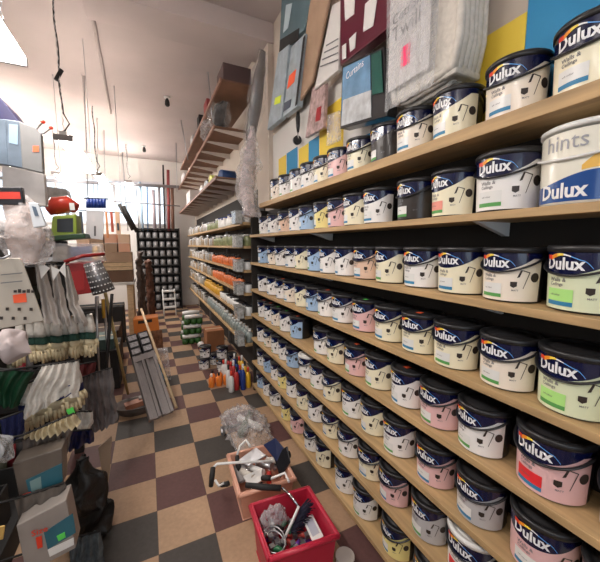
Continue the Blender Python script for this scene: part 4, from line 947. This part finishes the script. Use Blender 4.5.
cloth_bundle('grey crumpled polythene between the two teal-labelled packs', [(14, 500), (64, 484), (72, 512), (20, 530)], 1.52, mat('grey_brown_polybag2', (0.14, 0.12, 0.105), 0.25, var=0.3, scale=7), 3)
drape('black_quilted_bag', 'black quilted bag hanging behind the teal-labelled packs', 'bag', [atY(78, 462, 1.95), atY(83, 485, 1.95), atY(86, 512, 1.95), atY(88, 540, 1.95)], [0.05, 0.10, 0.11, 0.06], mat('black_quilted_nylon', (0.012, 0.011, 0.01), 0.45, bump=0.8, scale=14), None, 0.05, 0.8, LG)
cloth_bundle('grey-blue net bag at the bottom left beside the floor', [(68, 540), (100, 532), (106, 575), (74, 580)], 1.72, mat('grey_blue_net', (0.09, 0.11, 0.12), 0.6, var=0.5, scale=30), 4)
ypack('flat_pack', 'cream corner of a flat pack leaning near the floor left', 'pack', pq([(98, 448), (112, 436), (110, 470), (106, 500)], 2.25), 0.012, mat('dusty_cream_card', (0.38, 0.28, 0.2), 0.6))
ypack('yellow_card', 'small yellow card at the bottom left edge', 'card', pq([(-10, 528), (5, 526), (3, 540), (-10, 541)], 1.3), 0.006, mat('mustard_card', (0.55, 0.35, 0.1), 0.6))
drape('plastic_bag', 'shiny dark clear bag at the left edge beneath the gloves', 'bag', [atY(-8, 440, 1.5), atY(4, 446, 1.5), atY(12, 456, 1.5)], [0.03, 0.05, 0.03], FILM, BLACKM, 0.02, 0.7, LG)
drape('plastic_bag', 'dim whitish bag under the beige card at the left edge', 'bag', [atY(-6, 338, 1.6), atY(8, 346, 1.6), atY(16, 356, 1.6)], [0.05, 0.07, 0.05], mat('dim_white_stock', (0.4, 0.34, 0.34), 0.5), mat('dull_red_stock', (0.25, 0.02, 0.03), 0.5), 0.03, 0.7, LG)
# dark baskets behind, low: black tray shapes filling the gondola
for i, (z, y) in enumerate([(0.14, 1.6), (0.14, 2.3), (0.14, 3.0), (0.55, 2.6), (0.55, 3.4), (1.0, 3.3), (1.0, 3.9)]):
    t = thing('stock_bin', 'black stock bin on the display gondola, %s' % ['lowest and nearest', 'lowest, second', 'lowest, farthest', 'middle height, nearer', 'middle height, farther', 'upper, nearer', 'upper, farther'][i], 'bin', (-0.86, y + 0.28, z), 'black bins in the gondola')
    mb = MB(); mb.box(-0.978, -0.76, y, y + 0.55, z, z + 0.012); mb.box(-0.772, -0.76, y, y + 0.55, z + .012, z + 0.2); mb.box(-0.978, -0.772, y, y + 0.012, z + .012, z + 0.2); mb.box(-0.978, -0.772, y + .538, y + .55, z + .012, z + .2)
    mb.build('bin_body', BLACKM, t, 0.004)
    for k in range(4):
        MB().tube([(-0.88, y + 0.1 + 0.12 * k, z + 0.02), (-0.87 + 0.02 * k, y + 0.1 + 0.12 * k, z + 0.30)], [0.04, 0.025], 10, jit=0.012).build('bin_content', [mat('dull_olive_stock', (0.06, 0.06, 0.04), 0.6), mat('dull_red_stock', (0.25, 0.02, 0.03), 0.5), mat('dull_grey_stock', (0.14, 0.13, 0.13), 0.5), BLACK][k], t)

# red / lime stacked machine bags on the post
def red_lime():
    Y = 2.9
    t = thing('tool_bag', 'red glossy bag lying on top of the lime green case', 'bag', atY(62, 214, Y), 'bag and case on the black post')
    MB().tube([atY(48, 210, Y), atY(56, 206, Y), atY(68, 205, Y), atY(76, 209, Y)], [0.05, 0.075, 0.08, 0.05], 14, jit=0.015, flat=0.85).build('bag_body', mat('glossy_red_orange', (0.55, 0.05, 0.03), 0.25), t)
    MB().prism([atY(x, y, Y - 0.09) for x, y in [(69, 203), (74, 203), (75, 210), (70, 210)]], (0, 0.004, 0)).build('white_mark', WPL, t)
    t = thing('tool_case', 'lime green case with black front window under the red bag', 'case', atY(62, 238, Y), 'bag and case on the black post')
    MB().prism([atY(x, y, Y - 0.1) for x, y in [(52, 216), (76, 214), (77, 236), (50, 238)]], (0, 0.2, 0)).build('case_body', mat('lime_green_plastic', (0.28, 0.38, 0.05), 0.4), t, 0.012)
    MB().prism([atY(x, y, Y - 0.104) for x, y in [(57, 219), (73, 218), (73, 232), (57, 232)]], (0, 0.003, 0)).build('window', BLACK, t)
    MB().prism([atY(x, y, Y - 0.14) for x, y in [(48, 236), (84, 233), (86, 238), (50, 241)]], (0, 0.24, 0)).build('base_tray', mat('dark_green_plastic', (0.02, 0.06, 0.02), 0.4), t, 0.006)
    p = atY(62, 241, Y); q = atY(62, 262, Y)
    t = thing('black_post', 'black square post holding up the lime green case', 'post', (p.x, p.y, 0))
    MB().box(p.x - 0.03, p.x + 0.03, Y - 0.03, Y + 0.03, 0, p.z).build('post_shaft', BLACKM, t, 0.004)
    MB().box(p.x - 0.045, p.x + 0.045, Y - 0.045, Y + 0.045, p.z - .07, p.z - 0.05).build('collar', BLACK, t, 0.004)
red_lime()
ypack('wall_clock_box', 'grey printed box left of the hanging light beyond the bag', 'box', pq([(44, 186), (66, 189), (70, 202), (45, 203)], 3.4), 0.15, mat('warm_grey_box', (0.30, 0.27, 0.25), 0.5, var=0.4, scale=18))
tb = ypack('clear_tub', 'clear tub with blue and amber contents beside the black post', 'tub', pq([(52, 243), (100, 244), (104, 262), (52, 262)], 2.75), 0.18, FILM, [], LG)
for i, (x0, x1, m) in enumerate([(54, 68, mat('tan_contents', (0.4, 0.33, 0.25), 0.5)), (70, 92, mat('denim_blue_contents', (0.04, 0.07, 0.22), 0.5)), (92, 98, YLJ)]):
    MB().prism([atY(x, y, 2.78) for x, y in [(x0, 247), (x1, 246), (x1, 260), (x0, 260)]], (0, 0.13, 0)).build('tub_content', m, tb, 0.01)
RBK = mat('dark_red_plastic', (0.28, 0.015, 0.015), 0.35)
rb = ypack('red_basket', 'dark red plastic tub on the gondola behind the perforated bucket', 'basket', pq([(65, 264), (100, 262), (98, 292), (70, 296)], 2.55), 0.2, RBK, [('front_panel', pq([(70, 272), (84, 270), (84, 290), (72, 291)], 2.55), mat('bright_dark_red', (0.38, 0.02, 0.02), 0.4))])
MB().tube([atY(64, 262, 2.5), atY(82, 256, 2.52), atY(104, 254, 2.6)], 0.012, 8).build('rim', RBK, rb)
def perf_bucket():
    Y = 2.45; a = atY(92, 262, Y); b = atY(104, 292, Y)
    t = thing('perforated_bucket', 'grey perforated metal tube basket hanging over the red tub', 'basket', b)
    ax = (b - a).normalized(); mb = MB().tube([a, a.lerp(b, .5), b], [0.05, 0.062, 0.068], 20, flat=1)
    side = ax.cross(Vector((0, 1, 0))).normalized(); fr = ax.cross(side).normalized()
    if fr.y > 0: fr = -fr
    for i in range(6):
        for j in range(8):
            th = -1.1 + 2.2 * j / 7; u = 0.08 + 0.84 * i / 5; r = (0.051 + 0.018 * u)
            p = a.lerp(b, u) + side * (r * math.sin(th)) + fr * (r * math.cos(th)); mb.tube([p, p + (side * math.sin(th) + fr * math.cos(th)) * 0.003], 0.0048, 6, 1)
    mb.build('basket_body', [mat('dull_steel', (0.16, 0.155, 0.16), 0.35, metal=0.6), mat('light_spot_metal', (0.6, 0.6, 0.6), 0.3)], t)
perf_bucket()
# long poles
def pole(label, pts, r, m, name='broom_handle', group='long handles on the left'):
    tag(MB().tube(pts, r, 8).build(name, m), label, 'pole', group)
pole('pale wooden broom handle leaning beside the leaning grey channels', [atY(105, 292, 3.0), atZ(128, 394, 0.12)], 0.013, mat('pale_broom_wood', (0.50, 0.38, 0.16), 0.5))
pole('black pole leaning next to the pale broom handle', [atY(112, 294, 2.9), atY(106, 372, 2.7)], 0.012, BLACKM)
pole('grey metal pole behind the black one on the left', [atY(104, 300, 3.0), atY(110, 380, 2.8)], 0.010, STEEL)
pole('thin steel pole farther left among the gloves', [atY(96, 298, 2.8), atY(99, 372, 2.7)], 0.008, STEEL)
pole('short white tube standing behind the red basket', [atY(97, 296, 2.8), atY(97, 306, 2.8)], 0.013, WPL)
pole('short yellow tube standing right of the white tube', [atY(103, 299, 2.9), atY(104, 318, 2.9)], 0.012, YLJ)
# leaning grey channel packs
def channels():
    m = mat('dusty_grey_plastic', (0.30, 0.27, 0.265), 0.5, var=0.12, scale=5)
    t = thing('guttering_pack', 'pair of long grey channels with black printed ends leaning on the left', 'guttering', (-0.1, 3.35, 0))
    TL, TR = atY(126, 336, 3.75), atY(147, 330, 3.85); BR, BL = atY(174, 410, 3.05), atY(150, 420, 3.0)
    nrm = (TR - TL).cross(BL - TL).normalized()
    if nrm.y < 0: nrm = -nrm
    def pt(u, v, d=0): return TL.lerp(TR, u).lerp(BL.lerp(BR, u), v) + nrm * d
    for (u0, u1) in ((0.0, 0.47), (0.53, 1.0)):
        ch = MB()
        for a, b, d0 in ((u0, u1, 0.02), (u0, u0 + 0.13, 0.0), (u1 - 0.13, u1, 0.0)):
            ch.prism([pt(a, 0.28, d0), pt(b, 0.28, d0), pt(b, 1, d0), pt(a, 1, d0)], nrm * (0.03 if d0 else 0.05))
        c = ch.build('channel', m, t, 0.003)
        MB().prism([pt(u0, 0.0), pt(u1, 0.0), pt(u1, 0.285), pt(u0, 0.285)], nrm * 0.045).build('printed_end', BLACK, c, 0.003)
        e = MB()
        for k in range(3): e.prism([pt(u0 + .05, 0.02 + 0.09 * k, -0.003), pt(u1 - .05, 0.02 + 0.09 * k, -0.003), pt(u1 - .05, 0.08 + 0.09 * k, -0.003), pt(u0 + .05, 0.08 + 0.09 * k, -0.003)], nrm * 0.002)
        e.build('white_sticker', mat('greyish_white_print', (0.45, 0.44, 0.46), 0.4, var=0.5, scale=60), c)
    MB().prism([pt(0, 0.29, -0.004), pt(1, 0.29, -0.004), pt(1, 0.36, -0.004), pt(0, 0.36, -0.004)], nrm * 0.055).build('cross_wrap', m, t)
    pole('long timber batten along the right of the grey channels', [pt(1.12, -0.35, 0.03), pt(1.12, 0.99, 0.0)], 0.014, WOOD_EDGE, 'timber_batten')
channels()
# oval grey basket at their foot
def basket():
    c = atZ(137, 411, 0.0); t = thing('grey_basket', 'low oval grey basket with a brick coloured block at the channels\' foot', 'basket', c)
    mb = MB(); n = 28; rings = [(0.15, 0.10, 0), (0.19, 0.13, 0.085), (0.205, 0.145, 0.09), (0.19, 0.13, 0.088), (0.175, 0.12, 0.05), (0.14, 0.09, 0.01)]
    vs = [c + Vector((a * math.cos(6.2832 * k / n), b * math.sin(6.2832 * k / n), z)) for a, b, z in rings for k in range(n)]
    fs = [(j * n + k, j * n + (k + 1) % n, (j + 1) * n + (k + 1) % n, (j + 1) * n + k) for j in range(5) for k in range(n)] + [list(range(n))[::-1], [5 * n + k for k in range(n)]]
    mb.add(vs, fs, 0, True); mb.build('basket_body', mat('dusty_basket_plastic', (0.20, 0.17, 0.155), 0.6, var=0.2), t)
    o = MB().box(c.x - 0.10, c.x + 0.06, c.y - 0.04, c.y + 0.05, 0.05, 0.10).build('brick_block', mat('brick_orange_packet', (0.50, 0.20, 0.11), 0.5, var=0.2)); o.rotation_euler = (0, R(-5), R(12))
    tag(o, 'brick orange block lying in the grey basket', 'block')
    o = MB().box(c.x + 0.02, c.x + 0.11, c.y + 0.02, c.y + 0.08, 0.10, 0.12).build('white_packet', mat('greyish_packet', (0.4, 0.36, 0.33), 0.5)); tag(o, 'small whitish packet on the brick orange block', 'packet')
basket()
# blue and clear bits in a bin right of the channels
t = ypack('clear_bin', 'clear bin with blue packets just right of the grey channels', 'bin', pq([(150, 352), (168, 350), (172, 384), (160, 388)], 4.05), 0.12, FILM2)
for i, (x, y, m) in enumerate([(160, 366, mat('azure_packet', (0.05, 0.22, 0.40), 0.4)), (156, 356, WPL), (163, 374, mat('azure_packet', (0.05, 0.22, 0.40), 0.4))]):
    MB().tube([atY(x - 3, y, 4.02), atY(x + 3, y + 4, 4.02)], 0.03, 8, jit=0.01).build('bin_content', m, t)
# orange box and dark clutter beyond
ob = ypack('orange_box', 'bright orange cardboard box on the floor beyond the leaning channels', 'box', pq([(133, 320), (158, 317), (160, 334), (147, 344), (135, 343)], 5.75), 0.3, mat('bright_orange_card', (0.72, 0.22, 0.04), 0.5), [('dark_print', pq([(138, 321), (152, 319), (152, 322), (138, 324)], 5.75), BROWNI)])
cloth_bundle('brown orange rumpled sacks in front of the orange box', [(144, 332), (162, 330), (164, 354), (148, 356)], 5.12, mat('brown_sack', (0.22, 0.10, 0.05), 0.7, var=0.5, scale=20), 3, name='rumpled_sack')
# table and box stack at the back left
tt = thing('trestle_table', 'pale trestle table behind the left display carrying timber', 'table', (-0.75, 6.3, 0))
tz = atY(125, 282, 6.0).z
MB().box(-1.5, -0.22, 5.9, 6.7, tz - 0.04, tz).build('table_top', mat('pale_grey_laminate', (0.55, 0.53, 0.5), 0.5), tt, 0.004)
for x in (-1.45, -0.34):
    for y in (5.95, 6.6): MB().box(x, x + 0.09, y, y + 0.07, 0, tz - 0.04).build('leg', WOOD_EDGE, tt)
zc = tz
TSP = [(0.20, mat('umber_crate', (0.13, 0.07, 0.04), 0.7), 'dark brown crate on the trestle table', -0.75), (0.06, WOOD_EDGE, 'pale timber board stack above the dark crate', -0.95), (0.07, WOOD_EDGE, 'second pale timber board on the stack', -0.9), (0.17, CARD, 'brown carton on top of the pale timber boards', -1.0)]
for i, (h, m, lab, x0) in enumerate(TSP):
    tag(MB().box(x0, -0.24 + 0.0 * i, 6.0, 6.45, zc + 0.001, zc + h - 0.004).build(['wooden_crate', 'timber_board', 'timber_board', 'brown_carton'][i], m, bevel=0.003), lab, ['crate', 'board', 'board', 'carton'][i]); zc += h
r3 = random.Random(2)
PKB = [mat('salmon_carton', (0.75, 0.42, 0.28), 0.6), mat('light_wood_carton', (0.78, 0.55, 0.38), 0.6), CARD]
for i in range(8):
    x = -1.0 + 0.19 * (i % 4); lv = i // 4
    boxthing('small_carton', '%s carton in the %s layer of the back stack, %s from left' % (['salmon', 'light wood coloured', 'brown'][i % 3], ['lower', 'upper'][lv], ['first', 'second', 'third', 'fourth'][i % 4]), 'carton', x, x + 0.17, 6.05, 6.35, zc + 0.15 * lv, zc + 0.15 * lv + 0.145, PKB[i % 3], 'small cartons at the back')
# hanging white sheet pack with blue fringe
hs = ypack('blister_card', 'white hanging card with a dark slot below the blue bristle row', 'card', pq([(86, 210), (104, 211), (103, 240), (86, 238)], 4.2), 0.02, mat('white_hanging_card', (0.8, 0.8, 0.82), 0.5), [('dark_slot', pq([(94, 226), (96, 226), (96, 236), (94, 236)], 4.2), GREYT)])  # plain white card colour
p = atY(95, 210, 4.2); MB().tube([p + Vector((0, .01, 0)), Vector((p.x, p.y + .01, CEIL))], 0.003, 5).build('hanging_wire', STEEL, hs)
bb = thing('blue_brush_row', 'row of deep blue brushes above the white hanging card', 'brushes', atY(95, 205, 4.2))
for k in range(6): MB().tube([atY(88 + 3.2 * k, 199, 4.2), atY(88 + 3.2 * k, 208, 4.2)], [0.018, 0.02], 8).build('brush_head', BLJ, bb)
MB().tube([atY(84, 198, 4.2), atY(108, 199, 4.2)], 0.008, 6).build('rail', BLACKM, bb)
# tall brooms and rolls before the back window
TALL = [(122, 150, 128, 215, .012, STEEL, 'steel pole'), (139, 192, 140, 232, .02, WPL, 'white roll'), (136, 188, 139, 232, .012, STEEL, 'second steel pole'), (140, 182, 143, 232, .025, mat('pale_blue_roll', (0.4, 0.55, 0.7), 0.4), 'pale blue roll'), (147, 184, 148, 233, .014, mat('blue_pole', (0.05, 0.15, 0.35), 0.4), 'blue pole'),
        (153, 190, 155, 232, .04, mat('mauve_roll', (0.45, 0.38, 0.42), 0.5), 'mauve roll'), (163, 165, 165, 232, .02, BLACKM, 'black pole'), (168, 170, 169, 233, .035, mat('dark_red_roll', (0.28, 0.05, 0.05), 0.5), 'dark red roll'), (172, 188, 173, 232, .04, mat('brown_roll', (0.20, 0.10, 0.07), 0.5), 'brown roll'), (159, 186, 160, 232, .03, mat('grey_roll', (0.3, 0.28, 0.3), 0.5), 'grey roll')]
for x, y, x2, y2, r, m, nm in TALL:
    tag(MB().tube([atY(x, y, 8.72), atY(x2, 231, 8.72)], r, 10).build('upright_roll', m), nm + ' standing on the tin rack before the back window', 'roll', 'rolls and poles above the tin rack')
for i, (x, y) in enumerate([(119, 204), (123, 206)]):
    tag(MB().tube([atY(x, y, 6.3), atY(x + 14, y + 26, 6.3)], 0.03, 8).build('black_bar', BLACKM), 'black slanting bar above the timber stack, %s of two' % ['left', 'right'][i], 'bar', 'slanting black bars')
# rails across the window
for a, b, lab in [((60, 181), (180, 187), 'upper grey rail'), ((60, 197), (178, 206), 'lower thin rail')]:
    pa, pb = atY(*a, 8.5), atY(*b, 8.5); dr = (pb - pa) / (pb.x - pa.x); pa = pa + dr * (LEFT - pa.x); pb = pb + dr * (0.79 - pb.x)
    tag(MB().tube([pa, pb], 0.035 if 'upper' in lab else 0.014, 8).build('display_rail', mat('grey_rail_paint', (0.30, 0.30, 0.32), 0.5)), lab + ' running across the back window', 'rail', 'rails at the back')
# left back stock shelving: dark shelf unit with cartons behind the gondola
ls = thing('stock_shelving', 'cluttered stock shelving along the left back', 'shelving', (-1.9, 6, 0))
for z in (0.3, 0.8, 1.3, 1.75): MB().box(-2.2, -1.7, 4.6, 8.5, z, z + 0.03).build('shelf_plank', WOOD, ls)
for y in (4.6, 6.5, 8.45): MB().box(-2.2, -1.7, y, y + 0.04, 0, 2.0).build('upright', BLACKM, ls)

# dark stock heaped on the floor left of the aisle, behind the leaning channels
DS = 'dark stock on the floor left of the aisle'
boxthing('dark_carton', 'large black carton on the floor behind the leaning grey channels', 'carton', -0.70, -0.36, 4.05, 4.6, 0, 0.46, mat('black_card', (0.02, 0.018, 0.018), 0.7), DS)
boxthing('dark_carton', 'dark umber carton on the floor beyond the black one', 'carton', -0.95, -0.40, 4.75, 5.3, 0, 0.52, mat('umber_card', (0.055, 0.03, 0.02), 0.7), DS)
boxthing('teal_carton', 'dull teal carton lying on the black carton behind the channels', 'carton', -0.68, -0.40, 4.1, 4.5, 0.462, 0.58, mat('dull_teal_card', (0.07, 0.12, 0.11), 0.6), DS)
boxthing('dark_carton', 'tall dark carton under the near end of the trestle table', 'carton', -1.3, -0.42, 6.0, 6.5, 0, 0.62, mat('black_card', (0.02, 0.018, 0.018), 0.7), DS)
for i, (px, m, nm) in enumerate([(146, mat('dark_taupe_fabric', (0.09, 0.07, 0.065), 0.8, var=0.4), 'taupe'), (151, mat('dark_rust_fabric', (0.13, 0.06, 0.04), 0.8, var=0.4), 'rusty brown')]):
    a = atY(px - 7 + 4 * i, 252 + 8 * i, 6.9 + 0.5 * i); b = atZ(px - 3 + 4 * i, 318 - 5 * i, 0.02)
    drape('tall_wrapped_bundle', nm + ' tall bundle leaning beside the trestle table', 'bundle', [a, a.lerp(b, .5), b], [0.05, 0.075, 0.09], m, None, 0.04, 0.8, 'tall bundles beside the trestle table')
# hanging cards before the back window
rl = thing('card_rail', 'thin dark rail hung from the ceiling carrying small product cards', 'rail', atY(95, 212, 5.2))
ra, rb_ = atY(64, 209, 5.2), atY(122, 213, 5.2)
MB().tube([ra, rb_], 0.008, 6).build('rail_bar', BLACKM, rl)
for q in (ra, rb_): MB().tube([q, Vector((q.x, q.y, CEIL))], 0.004, 5).build('hanging_wire', STEEL, rl)
for i, (x0, x1, y1, c, nm) in enumerate([(66, 71, 232, (0.25, 0.28, 0.3), 'grey'), (79, 84, 236, (0.06, 0.07, 0.09), 'black'), (72, 77, 228, (0.7, 0.7, 0.7), 'white'), (105, 109, 238, (0.75, 0.3, 0.12), 'orange'), (110, 114, 232, (0.55, 0.1, 0.05), 'red'), (115, 121, 234, (0.78, 0.5, 0.33), 'salmon')]):
    m = mat('card_' + nm, c, 0.5); p0 = atY(x0, 213, 5.2); p1 = atY(x1, y1, 5.2)
    t = thing('product_card', nm + ' product card hanging on the thin rail at the back left', 'card', (p0.x, 5.2, p1.z), 'product cards on the thin rail')
    MB().box(p0.x, p1.x, 5.19, 5.215, p1.z, p0.z + 0.02).build('card_body', m, t, 0.003)
    MB().box(p0.x + 0.015, p1.x - 0.015, 5.186, 5.19, p1.z + 0.05, p0.z - 0.14).build('blister', mat('blister_dark', (0.08, 0.08, 0.09), 0.2), t)

r5 = random.Random(11)
for i in range(12):
    x = 0.49 + 0.22 * r5.random(); y = 1.75 + 0.22 * r5.random(); z = 0.06 + 0.10 * r5.random(); a = r5.random() * 3.14; l = 0.07
    m, nm = [(STEEL, 'steel'), (BLACKM, 'black'), (WPL, 'white'), (mat('scarlet_card', (0.55, 0.04, 0.03), 0.4), 'scarlet')][i % 4]
    t = thing('mini_roller', nm + ' small roller among the heap in the peach crate', 'paint roller', (x, y, z), 'small rollers in the peach crate, ' + nm)
    d = Vector((math.cos(a) * l, math.sin(a) * l, 0.02)); p = Vector((x, y, z))
    MB().tube([p - d, p], 0.016, 10).build('sleeve', m, t); MB().tube([p, p + d * 0.9], 0.005, 6).build('wire_handle', CHROME, t)
